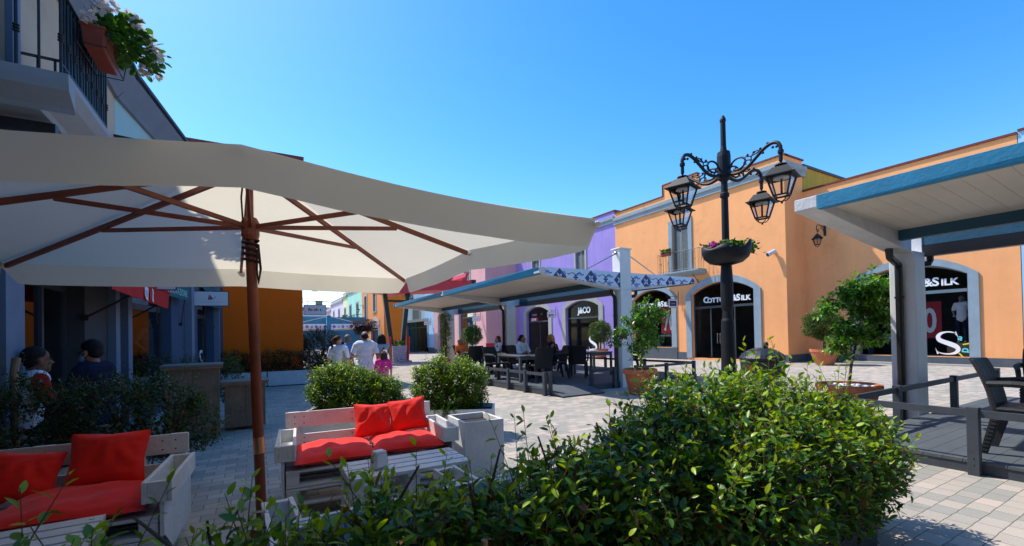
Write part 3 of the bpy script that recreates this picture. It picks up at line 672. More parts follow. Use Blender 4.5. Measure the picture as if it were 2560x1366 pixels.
def teal_building():
    P = thing('aqua_building', 'pale aqua building with slate blue shop walls between the cream and burnt orange buildings', 'building', (-2.05, 9.86, 0), world=True)
    F = FT; ZT = 6.02; L = 7.72
    s1 = Op(.62, 2.72, 0, 2.8); s2 = Op(4.78, 6.5, 0, 2.8)
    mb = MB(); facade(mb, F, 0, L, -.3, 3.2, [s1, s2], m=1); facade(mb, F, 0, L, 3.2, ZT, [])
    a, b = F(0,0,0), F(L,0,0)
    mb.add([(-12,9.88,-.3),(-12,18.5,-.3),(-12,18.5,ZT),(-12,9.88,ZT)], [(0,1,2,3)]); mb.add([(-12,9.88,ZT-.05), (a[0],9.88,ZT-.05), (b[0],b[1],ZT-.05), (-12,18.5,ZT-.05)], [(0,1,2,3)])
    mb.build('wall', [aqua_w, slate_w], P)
    mb = MB(); profile(mb, F, -.02, L, [(-.02,ZT-.38),(.06,ZT-.38),(.10,ZT-.32),(.30,ZT-.06),(.30,ZT+.02),(-.3,ZT+.02)]); mb.build('cornice', mat('slate_trim', 0), P)
    mb = MB(); cap(mb, F, -.02, L, ZT+.022, d1=.36, h=.06); mb.build('roof_coping', darkcap, P)
    mb = MB(); mb.box(-2.3, -1.2, 17.3, 18.2, 6.0, 7.05); mb.add([(-2.4,17.2,7.05),(-1.1,17.2,6.75),(-1.1,18.3,6.75),(-2.4,18.3,7.05)], [(0,1,2,3)]); mb.build('roof_box', aqua_w, P)
    for u0, w in ((.06,.30), (3.72,.42), (6.55,.16)):
        mb = MB(); ubox(mb, F, u0, u0+w*.55, -.02, .14, 0, 3.15); ubox(mb, F, u0+w*.55, u0+w, -.02, .07, 0, 3.15); mb.build('pilaster', mat('pale_blue_grey', 0), P)
    f1 = shopfront(P, F, s1, transom=2.15, room=3.0); shopfront(P, F, s2, transom=2.15, mull=((6.1,0,2.1),), room=3.0, roomm=shop_mid)
    text('shop_lettering', 'STONE', .17, signm_dim, F, P, u=2.0, d=-.17, z=2.42, bold=.004); text('shop_lettering', 'NAVIGARE', .2, signm_dim, F, P, u=5.55, d=-.17, z=2.42, sx=1.0)
    text('window_lettering', 'S', .85, ltwhite, F, P, u=5.95, d=-.2, z=.85)
signm_dim = mat('letter_grey', (.4,.4,.42), .6)
teal_building()
def burnt_orange():
    P = thing('burnt_orange_building', 'shaded burnt orange building with a blank end wall behind the white planters', 'building', (-.9, 17.5, 0), world=True)
    mb = MB(); shell(mb, -9, 1.47, 17.5, 30, -.5, 7.9, (), zr=7.6); mb.build('wall', orange_w, P)
    mb = MB(); mb.box(-9.1, 1.56, 17.36, 17.7, 7.9, 8.0); mb.box(1.2, 1.56, 17.7, 30, 7.9, 8.0); mb.build('roof_coping', redcap, P)
burnt_orange()
I3 = lambda u, d, z: (u, d, z)
# ================================================================== lanterns
def lantern_part(P, c, s=1.0, rz=0.0, name='lantern'):
    """square tapered lantern hanging from c (its top)"""
    mb = MB(); ca, sa = math.cos(rz), math.sin(rz)
    def q(x, y, z): return (c[0]+s*(ca*x-sa*y), c[1]+s*(sa*x+ca*y), c[2]+s*z)
    def ring(h0, z0, h1, z1, m=0):
        a = [q(x*h0, y*h0, z0) for x, y in ((-1,-1),(1,-1),(1,1),(-1,1))]; b = [q(x*h1, y*h1, z1) for x, y in ((-1,-1),(1,-1),(1,1),(-1,1))]
        mb.add(a+b, [(i, (i+1) % 4, 4+(i+1) % 4, 4+i) for i in range(4)], m)
    mb.lathe([(.02*s,.02*s), (.02*s,-.05*s), (.09*s,-.06*s), (.10*s,-.075*s), (.05*s,-.10*s), (.05*s,-.12*s)], c, 12)
    ring(.02, -.11, .12, -.12); ring(.12, -.12, .205, -.265); ring(.205, -.265, .245, -.27); ring(.245, -.27, .245, -.285); ring(.245, -.285, .18, -.285)
    top, bot = (.185, -.285), (.105, -.60)
    for x, y in ((-1,-1),(1,-1),(1,1),(-1,1)):
        mb.bar(q(x*top[0], y*top[0], top[1]), q(x*bot[0], y*bot[0], bot[1]), .022*s, .022*s)
        mb.tube([q(x*.10, y*.10, -.60), q(x*.095, y*.095, -.63), q(x*.06, y*.06, -.68), q(0, 0, -.70)], .009*s, 5)
    for k in range(4):
        x0, y0 = ((-1,-1),(1,-1),(1,1),(-1,1))[k]; x1, y1 = ((1,-1),(1,1),(-1,1),(-1,-1))[k]
        mb.bar(q(x0*.105, y0*.105, -.60), q(x1*.105, y1*.105, -.60), .03*s, .022*s)
        mb.bar(q(x0*.183, y0*.183, -.292), q(x1*.183, y1*.183, -.292), .02*s, .02*s)
    mb.lathe([(.018*s,-.29*s), (.018*s,-.56*s)], c, 8); mb.sphere(q(0,0,-.72), .02*s, nu=8, nv=6)
    o = mb.build(name, lampmetal, P)
    g = MB(); a = [q(x*.176, y*.176, -.30) for x, y in ((-1,-1),(1,-1),(1,1),(-1,1))]; b = [q(x*.098, y*.098, -.595) for x, y in ((-1,-1),(1,-1),(1,1),(-1,1))]
    g.add(a+b, [(i, (i+1) % 4, 4+(i+1) % 4, 4+i) for i in range(4)] + [(4,5,6,7)]); g.build('lantern_glass', lampglass, o)
    r = MB(); r.lathe([(.125*s,-.288*s), (.125*s,-.31*s), (.05*s,-.315*s), (.05*s,-.32*s)], c, 16); r.build('lamp_disc', tin, o)
    return o
def street_lamp():
    x0, y0 = 6.95, 4.63
    P = thing('street_lamp', 'tall black lamp post with four glass lanterns and a flower bowl round its shaft', 'street lamp', (x0, y0, 0))
    mb = MB()
    mb.lathe([(.20,0),(.20,.12),(.13,.16),(.125,.5),(.115,.95),(.11,1.2),(.10,1.62),(.085,1.66),(.075,1.78),(.095,1.86),(.10,1.92),(.10,2.3),(.085,2.56),(.085,2.62)], (0,0,0), 20)
    mb.lathe([(.06,2.55),(.06,2.90),(.085,2.93),(.085,2.97),(.06,3.0),(.055,3.72),(.075,3.74),(.075,3.79),(.055,3.81),(.052,4.0),(.10,4.04),(.11,4.10),(.11,4.42),(.10,4.5),(.055,4.52),(.045,4.6),(.042,5.02),(.05,5.03),(.05,5.06),(.04,5.09),(.02,5.13),(.0,5.135)], (0,0,0), 16)
    mb.build('shaft', lampmetal, P, smooth=False)
    fw = np.array((.503,.864)); rt = np.array((.864,-.503))
    for a, b in ((-.9,.44), (.44,.9), (.9,-.44), (-.44,-.9)):
        d = fw*a + rt*b; d = d/np.linalg.norm(d); ang = math.atan2(d[1], d[0])
        f = lambda r, z: (d[0]*r, d[1]*r, 4.06+(z-4.09)*.62)
        mb = MB(); S = lambda pts, rad: mb.tube(spl([f(r, z) for r, z in pts]), spr(rad) if hasattr(rad, '__len__') else rad, 8)
        S([(.10,4.16),(.20,4.10),(.32,4.09),(.45,4.16),(.58,4.30),(.72,4.45),(.84,4.51),(.93,4.47),(.975,4.36),(.98,4.25)], [.028,.028,.027,.026,.025,.026,.028,.028,.028,.028])
        c = [(.27+.13*math.cos(t), 4.33+.15*math.sin(t)) for t in np.linspace(math.pi*.95, -math.pi*.75, 16)]; S([(.10,4.28)]+c, .016)
        c = [(.42+.085*math.cos(t)*(1-.06*k), 4.27+.085*math.sin(t)*(1-.06*k)) for k, t in enumerate(np.linspace(-.6, 4.6, 12))]; S(c, .012)
        S([(.40,4.44),(.50,4.40),(.60,4.42),(.66,4.47)], .011); S([(.52,4.24),(.50,4.36),(.55,4.46),(.62,4.48)], .010); S([(.20,4.20),(.22,4.28),(.17,4.33)], .011)
        for r, z in ((.66,4.49),(.55,4.47),(.78,4.55),(.86,4.40),(.92,4.38),(.44,4.46),(.30,4.18),(.70,4.36)): mb.sphere(f(r, z), .021, nu=7, nv=5)
        mb.lathe([(.03,4.17),(.042,4.16),(.042,4.12),(.028,4.11),(.028,4.0)], (d[0]*.98, d[1]*.98, 0), 10)
        mb.build('lamp_arm', lampmetal, P)
        lantern_part(P, (d[0]*.98, d[1]*.98, 4.0), .88, ang+.35)
    mb = MB()   # flower bowl with a scalloped rim
    n = 48; prof = [(.15,2.58),(.26,2.61),(.35,2.69),(.385,2.78)]
    vs = []
    for r, z in prof:
        for j in range(n): t = 2*math.pi*j/n; vs.append((r*math.cos(t), r*math.sin(t), z))
    for rr, dz in ((.39,0),(.36,0),(.31,-.08)):
        for j in range(n):
            t = 2*math.pi*j/n; w = .035*math.cos(5*t) + (.10*max(0, math.cos(t+.95))**6); vs.append((rr*math.cos(t), rr*math.sin(t), 2.85+w+dz))
    k = 7; mb.add(vs, [(i*n+j, i*n+(j+1) % n, (i+1)*n+(j+1) % n, (i+1)*n+j) for i in range(k-1) for j in range(n)] + [tuple(range(n))])
    mb.build('flower_bowl', lampmetal, P, smooth=True)
    return P
LAMP = street_lamp()
def wall_lamp(label, wall, out, rz, plate=.5, reach=.75, z=0):
    """bracket on a wall point; out is a unit vector"""
    P = thing('wall_lamp', label, 'wall lamp', (wall[0], wall[1], wall[2])); o = np.array(out); f = lambda r, zz: (o[0]*r, o[1]*r, zz)
    mb = MB(); mb.bar(f(.02,-.2), f(.02,.28), .09, .04, up=(o[0], o[1], 0)); mb.tube(spl([f(.04,.2), f(.3,.23), f(.55,.24), f(.70,.2), f(.76,.08), f(.72,-.04), f(.64,-.07), f(.59,-.02), f(.61,.04), f(.66,.03)]), .018, 7)
    mb.tube([f(.04,-.12), f(.16,.06), f(.30,.2), f(.38,.15), f(.33,.09)], .014, 6); mb.tube([f(.70,-.05), f(.70,-.16)], .012, 6); mb.build('bracket', iron, P)
    lantern_part(P, f(.70,-.15), .85, rz)
wall_lamp('black wall lantern on a scroll bracket fixed to the peach wall above the clipped bush', (22.3, 10.0, 5.85), (-1, 0), .5)
wall_lamp('small black wall lantern hanging at the corner of the burnt orange wall', (1.47, 22.0, 4.55), (1, 0), .4)
wall_lamp('far wall lantern on a bracket in front of the mint building balcony', (12.6, 61.5, 5.6), (-1, 0), .4)
def camera_cctv():
    P = thing('security_camera', 'white bullet security camera on the peach wall beside the lamp post', 'camera', (20.75, 11.38, 5.0))
    mb = MB(); a = V3((-.22,.02,.0)); d = V3((-.5,.25,-.28)); d /= np.linalg.norm(d)
    mb.tube([a+d*-.16, a+d*.20], .10, 14); mb.tube([a+d*.20, a+d*.235], .115, 14); mb.build('camera_body', plastic_w, P)
    mb = MB(); mb.tube([a+d*.236, a+d*.24], .085, 14); mb.build('lens', ltdark, P)
    mb = MB(); mb.tube([(0,0,.02), (-.1,0,.0), (-.2,.02,.0)], .03, 8); mb.lathe([(.06,-.02),(.06,.06)], (-.03,0,0), 10); mb.build('camera_mount', plastic_w, P)
camera_cctv()

# ================================================================== terrace roofs
def pergola(label, y0, cols, yend, tile=True, mast=True, xc=8.72):
    P = thing('terrace_pergola', label, 'pergola', (xc, y0, 0), world=True)
    XL, XR = 5.93, 11.6; XI, XJ = 8.3, 9.2
    for yc in cols:
        zb = gr(yc) if yc > 6 else 0
        mb = MB(); mb.box(xc-.2, xc+.2, yc-.16, yc+.16, zb-.05, 2.62)
        if mast:
            mb.box(xc-.2, xc+.2, yc-.15, yc+.15, 2.62, 3.72); mb.box(xc-.23, xc+.23, yc-.18, yc+.18, 3.72, 3.76)
        mb.build('column', whitep, P, bevel=.012)
        mb = MB()
        for s, xt in ((-1, XL-.02), (1, XR+.02)):
            xa = xc + s*.202; zt = 3.08
            mb.hexa([(xa,yc-.13,2.60),(xt,yc-.13,2.93),(xt,yc+.13,2.93),(xa,yc+.13,2.60),(xa,yc-.13,3.02),(xt,yc-.13,zt),(xt,yc+.13,zt),(xa,yc+.13,3.02)])
        mb.build('cross_beam', whitewood, P, bevel=.01)
        if mast:
            mb = MB()
            for s in (-1, 1):
                mb.tube([(xc+s*.2,yc-.02,3.62), (xc+s*1.35,yc-.02,3.07)], .018, 6); mb.lathe([(.05,-.03),(.05,.05)], (xc+s*1.33,yc-.02,3.05), 8); mb.sphere((xc+s*.23,yc-.02,3.62), .045)
            mb.build('tie_rod', steel, P)
    ya, yb = y0-.12, yend
    seg = list(zip([ya]+[c for c in cols if ya < c-.3 < yb-.5], [c for c in cols if ya < c-.3 < yb-.5]+[yb]))
    for s, xo, xi in ((-1, XL, XI), (1, XR, XJ)):
        mb = MB()
        for a, b in seg:
            mb.hexa([(xo-.02*s-(-.04 if s>0 else .02),a+.02,2.90),(xo+.05,a+.02,2.90),(xo+.05,b-.14,2.90),(xo-.04,b-.14,2.90),(xo-.04,a+.02,3.075),(xo+.05,a+.02,3.075),(xo+.05,b-.14,3.075),(xo-.04,b-.14,3.075)])
        mb.build('fascia', bluef, P, bevel=.006)
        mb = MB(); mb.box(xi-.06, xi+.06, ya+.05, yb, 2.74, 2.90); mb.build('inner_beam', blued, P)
        # roof panels with seams, sloping down to the gutter
        n = max(2, int((yb-ya)/2.1)); n2 = 1
        for k in range(n):
            a, b = ya+(yb-ya)*k/n+.012, ya+(yb-ya)*(k+1)/n-.012; mb = MB()
            xa, xb2 = (xo+.052, xi-.02) if s < 0 else (xi+.02, xo-.052); za, zb2 = (3.03, 2.915) if s < 0 else (2.915, 3.03); m = 12
            for i in range(m):
                p, q = a+(b-a)*i/m+.0015, a+(b-a)*(i+1)/m-.0015
                mb.hexa([(xa,p,za-.03),(xb2,p,zb2-.03),(xb2,q,zb2-.03),(xa,q,za-.03),(xa,p,za+.01),(xb2,p,zb2+.01),(xb2,q,zb2+.01),(xa,q,za+.01)])
            mb.hexa([(xa,a,za),(xb2,a,zb2),(xb2,b,zb2),(xa,b,za),(xa,a,za+.03),(xb2,a,zb2+.03),(xb2,b,zb2+.03),(xa,b,za+.03)])
            mb.build('roof_panel', panelw, P)
    mb = MB(); mb.box(9.13, 9.26, ya+.4, yb-.1, 2.56, 2.735); mb.build('gutter', blackpipe, P)
    for k, yc in enumerate(cols):
        mb = MB(); zb = gr(yc)+.02; s = -1; yd = yc-.165
        yo = yc+.02
        mb.tube([(8.33,yo,2.76),(8.33,yo,2.66),(8.36,yo,2.52),(xc-.262,yo,2.42),(xc-.255,yo,2.2),(xc-.255,yo,zb)], .05, 10)
        mb.lathe([(.06,0),(.06,.03)], (xc-.255,yo,1.9), 10)
        if k == 0: mb.tube([(xc+.33,yd-.02,2.6),(xc+.33,yd-.02,2.5),(xc+.28,yd-.02,2.45),(xc+.21,yd+.1,2.44)], .045, 8)
        mb.build('downpipe', blackpipe, P)
    if tile:
        me = bpy.data.meshes.new('tile_panel'); mb = MB(); yv = y0-.135
        n = 14; vs = []; uv = []
        for s, xa, xb2 in ((-1, XL+.16, xc-.2), (1, xc+.2, XR-.02)):
            for i in range(n+1):
                t = i/n; x = xa+(xb2-xa)*t; e = abs(x-xc)/(XR-xc)
                zt = 3.085 + .0*e; zl = 2.66+.26*e
                vs += [(x, yv, zl), (x, yv, zt), (x, yv-.012, zl), (x, yv-.012, zt)]; uv += [(x, zl-2.87), (x, zt-2.87)]*2
        fs = []
        for q in range(2):
            b0 = q*(n+1)*4
            for i in range(n):
                a = b0+i*4; c = a+4
                fs += [(a+2, c+2, c+3, a+3), (a+1, a+3, c+3, c+1), (a, c, c+2, a+2)]
            fs += [(b0, b0+2, b0+3, b0+1), (b0+n*4, b0+n*4+1, b0+n*4+3, b0+n*4+2)]
        off = np.array(P.location); me.from_pydata((np.array(vs)-off).tolist(), [], fs); me.materials.append(tilem)
        ul = me.uv_layers.new(name='UVMap')
        for lp in me.loops: ul.data[lp.index].uv = (uv[lp.vertex_index][0]*.78, uv[lp.vertex_index][1]*.78)
        o = bpy.data.objects.new('tile_panel', me); col.objects.link(o); o.parent = P
    return P
pergola('long white terrace roof with a blue tiled front panel over the dining tables', 8.92, (8.92, 15.2, 21.4), 21.9)
PR = pergola('near terrace roof with bright blue fascia and black downpipe at the right edge', -8.0, (2.86, -3.6), 2.86, tile=False, mast=False, xc=8.92)

def plat(name, label, x0, x1, y0, y1, z=.13, ramp=None):
    P = thing(name, label, 'deck', (x0, y0, 0), world=True)
    mb = MB(); n = int((y1-y0)/.15)
    for i in range(n):
        a = y0+(y1-y0)*i/n; mb.box(x0, x1, a+.002, a+(y1-y0)/n-.002, z-.03, z)
    mb.build('deck_boards', deckm, P)
    mb = MB(); zz = gr(y1)-.02
    mb.box(x0+.01, x1-.01, y0+.01, y1-.01, zz, z-.032); mb.build('deck_skirt', anth, P)
    if ramp:
        a, b, l = ramp; mb = MB(); zl = .012
        m = 6
        for i in range(m):
            p, q = y0-l+l*i/m, y0-l+l*(i+1)/m-.004; za, zb2 = zl+(z-zl)*i/m, zl+(z-zl)*(i+1)/m
            mb.hexa([(a,p,za-.02),(b,p,za-.02),(b,q,zb2-.02),(a,q,zb2-.02),(a,p,za),(b,p,za),(b,q,zb2),(a,q,zb2)])
        mb.hexa([(a+.02,y0-l+.05,0),(b-.02,y0-l+.05,0),(b-.02,y0,0),(a+.02,y0,0),(a+.02,y0-l+.05,.004),(b-.02,y0-l+.05,.004),(b-.02,y0,z-.035),(a+.02,y0,z-.035)], 0)
        mb.build('ramp', deckm, P)
    return P
plat('terrace_deck', 'grey timber deck with a ramp under the long terrace roof', 6.02, 11.7, 8.85, 15.7, ramp=(6.06, 7.36, .68))
plat('terrace_deck', 'grey timber deck under the near terrace roof at the right edge', 6.08, 12.0, -8, 2.62)
def fence(label, pts, zt, zr, w=.085, base=None):
    P = thing('deck_railing', label, 'railing', (pts[0][0][0], pts[0][0][1], 0), world=True)
    for line in pts:
        for k, (x, y) in enumerate(line):
            if k == 0 and line is not pts[0] and any(abs(line[0][0]-q[0])+abs(line[0][1]-q[1]) < .01 for l2 in pts[:pts.index(line)] for q in l2): continue
            mb = MB(); z0 = gr(y)-.01; mb.box(x-w/2, x+w/2, y-w/2, y+w/2, z0, zt+gr(y)*.6)
            for zz in (.08, .02): mb.sphere((x-w/2-.001, y, z0+.1+zz), .008, nu=6, nv=4)
            mb.build('railing_post', anth, P, bevel=.006)
        for a, b in zip(line[:-1], line[1:]):
            mb = MB(); A = V3((*a, zr+gr(a[1])*.6)); B = V3((*b, zr+gr(b[1])*.6)); d = (B-A)/np.linalg.norm(B-A); mb.bar(A+d*(w/2+.001), B-d*(w/2+.001), .035, .07); mb.build('rail', anth, P)
fence('low dark grey post and rail barrier along the near right deck', [[(6.03,-2.0),(6.03,-.8),(6.03,.35),(6.03,1.46),(6.03,2.56)], [(6.03,2.56),(7.55,2.56),(9.7,2.56),(11.9,2.56)]], .66, .60)
fence('low dark grey post and rail barrier beside the ramp of the long deck', [[(5.97,8.74),(5.97,9.62),(5.97,10.5),(5.97,11.7),(5.97,13.2),(5.97,14.8),(5.97,15.6)], [(7.5,8.84),(8.3,8.84)], [(11.75,9.0),(11.75,11),(11.75,13),(11.75,15)], [(11.75,9.0),(10.4,8.9),(9.1,8.84)]], .56, .50)
mb = MB(); mb.box(6.03, 6.12, 8.63, 8.69, 0, .55); o = mb.build('marker_post', anth, None, bevel=.005, loc=(6.07, 8.66, 0)); tag(o, 'short grey post standing just in front of the ramp barrier', 'post')

# far tiled terrace roof, red pergola
def far_pergola():
    P = thing('terrace_pergola', 'distant terrace roof with a tiled front panel behind the dark round bush', 'pergola', (6, 45, 0), world=True)
    mb = MB(); me = None; y = 44.5; zt = 2.75
    mb.box(3.0, 8.7, y, y+9, zt-.42, zt-.30); mb.build('roof_panel', panelw, P)
    mb = MB(); mb.hexa([(3.0,y-.06,zt-.22),(5.75,y-.06,zt-.5),(5.75,y,zt-.5),(3.0,y,zt-.22),(3.0,y-.06,zt+.05),(5.75,y-.06,zt+.05),(5.75,y,zt+.05),(3.0,y,zt+.05)])
    mb.hexa([(6.15,y-.06,zt-.5),(8.9,y-.06,zt-.22),(8.9,y,zt-.22),(6.15,y,zt-.5),(6.15,y-.06,zt+.05),(8.9,y-.06,zt+.05),(8.9,y,zt+.05),(6.15,y,zt+.05)])
    o = mb.build('tile_panel', tilem, P); ul = o.data.uv_layers.new(name='UVMap')
    for lp in o.data.loops:
        c = o.data.vertices[lp.vertex_index].co; ul.data[lp.index].uv = (c.x, c.z+45*0-(zt-.2))
    mb = MB(); mb.box(5.76, 6.14, y-.1, y+.3, -.5, 3.6); mb.build('column', bluef, P)
    mb = MB(); mb.bar((3.2,y+.05,zt+.1),(5.76,y+.05,3.5),.04,.04); mb.bar((8.7,y+.05,zt+.1),(6.14,y+.05,3.5),.04,.04); mb.build('tie_rod', whitep, P)
    mb = MB(); mb.box(2.2, 11.5, y+10, y+10.1, .5, 3.9); mb.build('side_screen', mat('teal_screen', (.02,.16,.26), .6, .3, 2), P)
far_pergola()
def red_pergola():
    P = thing('red_pergola', 'red curved canopy on slanted black posts rising from a tiled planter', 'pergola', (8.3, 30, gr(30)), world=True)
    zg = gr(30); xs = np.linspace(3.3, 13.3, 25); mb = MB(); lo = []; hi = []
    for x in xs:
        e = abs(x-8.3)/5; lo.append((x, 4.28+.45*e**.5)); hi.append((x, 5.2+.15*e))
    F = FS(29.0); mb.prism(lo+hi[::-1], F, -2.4, .6); mb.build('curved_roof', redp, P)
    mb = MB()
    for x in (3.22, 13.31): mb.box(x, x+.3, 28.35, 31.5, 4.55, 5.42)
    mb.build('end_plate', iron, P)
    mb = MB()
    for x in (3.6,5,6.4,7.8,9.2,10.3,11.4,12.5):
        mb.prism([(x,5.3),(x+.35,5.33),(x+.42,5.75),(x+.62,5.9),(x+.3,5.86),(x+.2,5.55),(x,5.5)], F, -2.6, .8)
    mb.build('roof_slat', redp, P)
    for a, b in (((7.95,29.9,zg+.9),(7.5,29.9,4.5)), ((8.65,29.9,zg+.9),(9.1,29.9,4.5))):
        mb = MB(); mb.bar(a, b, .28, .28); mb.build('slanted_post', iron, P)
    mb = MB(); mb.bar((7.62,29.9,3.9),(8.98,29.9,3.9),.15,.15); mb.build('tie_bar', iron, P)
    mb = MB(); mb.hexa([(7.86,29.3,zg+.12),(8.76,29.3,zg+.12),(8.76,30.5,zg+.12),(7.86,30.5,zg+.12),(7.80,29.2,zg+1.12),(8.82,29.2,zg+1.12),(8.82,30.6,zg+1.12),(7.80,30.6,zg+1.12)])
    o = mb.build('planter', arabesque, P)
    mb = MB(); mb.box(7.6, 9.05, 29.0, 30.7, zg, zg+.12); mb.build('planter_base', trim_w, P)
    for x, t in ((7.72,-.08), (8.84,.08)):
        mb = MB(); mb.bar((x,29.25,zg+.1),(x+t,29.2,zg+1.75),.14,.14); mb.build('red_post', redp, P)
    return P
red_pergola()

# ================================================================== the parasol
def parasol():
    C = np.array((-.025, 3.475)); zc = 2.10
    P = thing('parasol', 'large square cream parasol on a reddish wooden pole over the pallet sofas', 'parasol', (C[0], C[1], 0), world=True)
    K = [np.array(p) for p in ((-1.73,5.04),(1.45,4.83),(1.68,1.91),(-1.50,2.12))]
    apex = np.array((C[0], C[1], 2.70)); tips = []; mids = [(-.12,5.01,2.14), (1.56,3.36,2.17), (-.04,1.967,2.20), (-1.61,3.58,2.17)]
    for i in range(4):
        tips.append(np.array((*K[i], zc))); tips.append(np.array(mids[i]))
    mb = MB(); n = 9
    for i in range(8):
        a, b = tips[i], tips[(i+1) % 8]; vs = []; idx = {}
        for r in range(n+1):
            for c in range(r+1):
                t = r/n; s = c/r if r else 0; p = apex*(1-t) + (a*(1-s)+b*s)*t
                p = p - np.array((0,0,(.038 if i == 4 else .014)*t*math.sin(math.pi*s) + .03*math.sin(math.pi*t)))
                idx[(r, c)] = len(vs); vs.append(p)
        fs = []
        for r in range(n):
            for c in range(r+1):
                fs.append((idx[(r,c)], idx[(r+1,c)], idx[(r+1,c+1)]))
                if c < r: fs.append((idx[(r,c)], idx[(r+1,c+1)], idx[(r,c+1)]))
        mb.add(vs, fs)
    mb.lathe([(.12,-.028),(.05,.004),(0,.01)], tuple(apex), 8)
    mb.build('canopy', canvas, P, smooth=True)
    for i in range(4):
        a, m, b = tips[2*i], tips[2*i+1], tips[(2*i+2) % 8]; pts = []
        N = 40; out = ((a+b)/2 - np.array((*C, 0))); out[2] = 0; out /= np.linalg.norm(out); mb = MB(); vs = []
        L = np.linalg.norm(b-a)
        for k in range(N+1):
            t = k/N; q = a*(1-2*t)+m*2*t if t < .5 else m*(2-2*t)+b*(2*t-1)
            q = q - np.array((0,0,(.038 if (i == 2 and t < .5) else .014)*math.sin(math.pi*((2*t) % 1))))
            e = min(t, 1-t)*L; h = .168 - (.12 - math.sqrt(max(.0144-(.12-e)**2, 0)) if e < .12 else 0)
            w = .007*math.sin(t*23+i) + .004*math.sin(t*51+2*i)
            for s in (0, .3, .65, 1): vs.append(q + out*(w*s + .004*s) - np.array((0,0,h*s)))
        fs = [(k*4+j, (k+1)*4+j, (k+1)*4+j+1, k*4+j+1) for k in range(N) for j in range(3)]
        mb.add(vs, fs); o = mb.build('valance', canvas, P, smooth=True)
    hub = np.array((C[0], C[1], 2.215))
    for i in range(8):
        d = np.array((0,0,-.035)); mb = MB(); e = tips[i] + d; a = apex + np.array((0,0,-.09)); e2 = a + (e-a)*.985
        mb.bar(a, e2, .022, .035); mb.build('rib', wood, P)
        q = a + (e-a)*(.56 if i % 2 == 0 else .62); q[2] -= .02
        mb = MB(); mb.bar(hub + (q-hub)*.03, q, .018, .028); mb.build('strut', wood, P)
        if i != 5: mb = MB(); t = tips[i]; mb.sphere(t+np.array((0,0,-.03)), .03, .026, .018, 8, 6); mb.build('rib_pocket', canvas_n, P)
    mb = MB(); pb = lambda z: (C[0]+.05*(1-z/2.1), C[1]-.02*(1-z/2.1), z); mb.tube([pb(.03), pb(.68)], .032, 18); mb.tube([pb(.79), pb(2.10)], .033, 18); mb.lathe([(.022,2.1),(.02,2.62)], (C[0],C[1],0), 12)
    mb.build('pole', wood, P, smooth=False)
    mb = MB(); mb.tube([pb(.68), pb(.79)], .0345, 18); mb.build('pole_sleeve', brass, P)
    mb = MB(); mb.lathe([(.045,2.13),(.055,2.16),(.055,2.25),(.04,2.28)], (C[0],C[1],0), 14); mb.build('runner', wood, P)
    mb = MB(); mb.lathe([(.055,2.55),(.055,2.63)], (C[0],C[1],0), 14); mb.build('top_hub', wood, P)
    mb = MB(); co = [(C[0]+.046*math.cos(t), C[1]+.046*math.sin(t), 2.13-.006*t) for t in np.linspace(0, 25, 90)]; mb.tube(co, .010, 5)
    mb.tube([(C[0]+.045,C[1]-.02,2.1),(C[0]+.058,C[1]-.03,1.93),(C[0]+.045,C[1]-.04,1.83),(C[0]+.035,C[1]-.042,1.93),(C[0]+.04,C[1]-.04,2.05)], .008, 5)
    mb.tube([(C[0]-.03,C[1]-.03,2.6),(C[0]-.05,C[1]-.04,2.4),(C[0]-.04,C[1]-.03,2.2)], .006, 5); mb.build('rope', mat('dark_cord', (.03,.012,.01), .9), P)
    mb = MB(); mb.box(C[0]-.35, C[0]+.45, C[1]-.4, C[1]+.4, 0, .06); mb.lathe([(.06,.06),(.045,.14)], (C[0]+.05,C[1]-.02,0), 14, cap=False); mb.build('parasol_base', trim_w, P)
parasol()

# ================================================================== pallet furniture
def plank(mb, x0, x1, y0, y1, z0, z1): mb.box(x0, x1, y0, y1, z0, z1)
def pallet_part(P, name, w, d, z0, h=.14, n=5):
    """one pallet: blocks between two layers of boards"""
    mb = MB(); t = .022
    for k in range(n):
        y = -d/2 + d*k/n; mb.box(-w/2, w/2, y+.012, y+d/n-.02, z0+h-t, z0+h)
    for x in (-w/2, -.05, w/2-.1): mb.box(x+.001, x+.1, -d/2+.012, d/2-.02, z0+h-2*t, z0+h-t-.001)
    for x in (-w/2, -.05, w/2-.1):
        for y in (-d/2+.012, -.05, d/2-.12): mb.box(x+.003, x+.098, y, y+.1, z0+t+.001, z0+h-2*t-.001)
    for y in (-d/2+.012, -.05, d/2-.12): mb.box(-w/2, w/2, y, y+.1, z0, z0+t)
    return mb.build(name, whitewood, P, bevel=.004)
def trough(P, x0, x1, y0, y1, z0, z1, name='arm_trough'):
    mb = MB(); t = .024
    mb.box(x0, x0+t, y0, y1, z0, z1); mb.box(x1-t, x1, y0, y1, z0, z1)
    mb.box(x0+t, x1-t, y0+.002, y0+t*1.6, z0, z1-.004); mb.box(x0+t, x1-t, y1-t*1.6, y1-.002, z0, z1-.004); mb.box(x0+t, x1-t, y0+.04, y1-.04, z0, z0+.02)
    return mb.build(name, whitewood, P, bevel=.004)
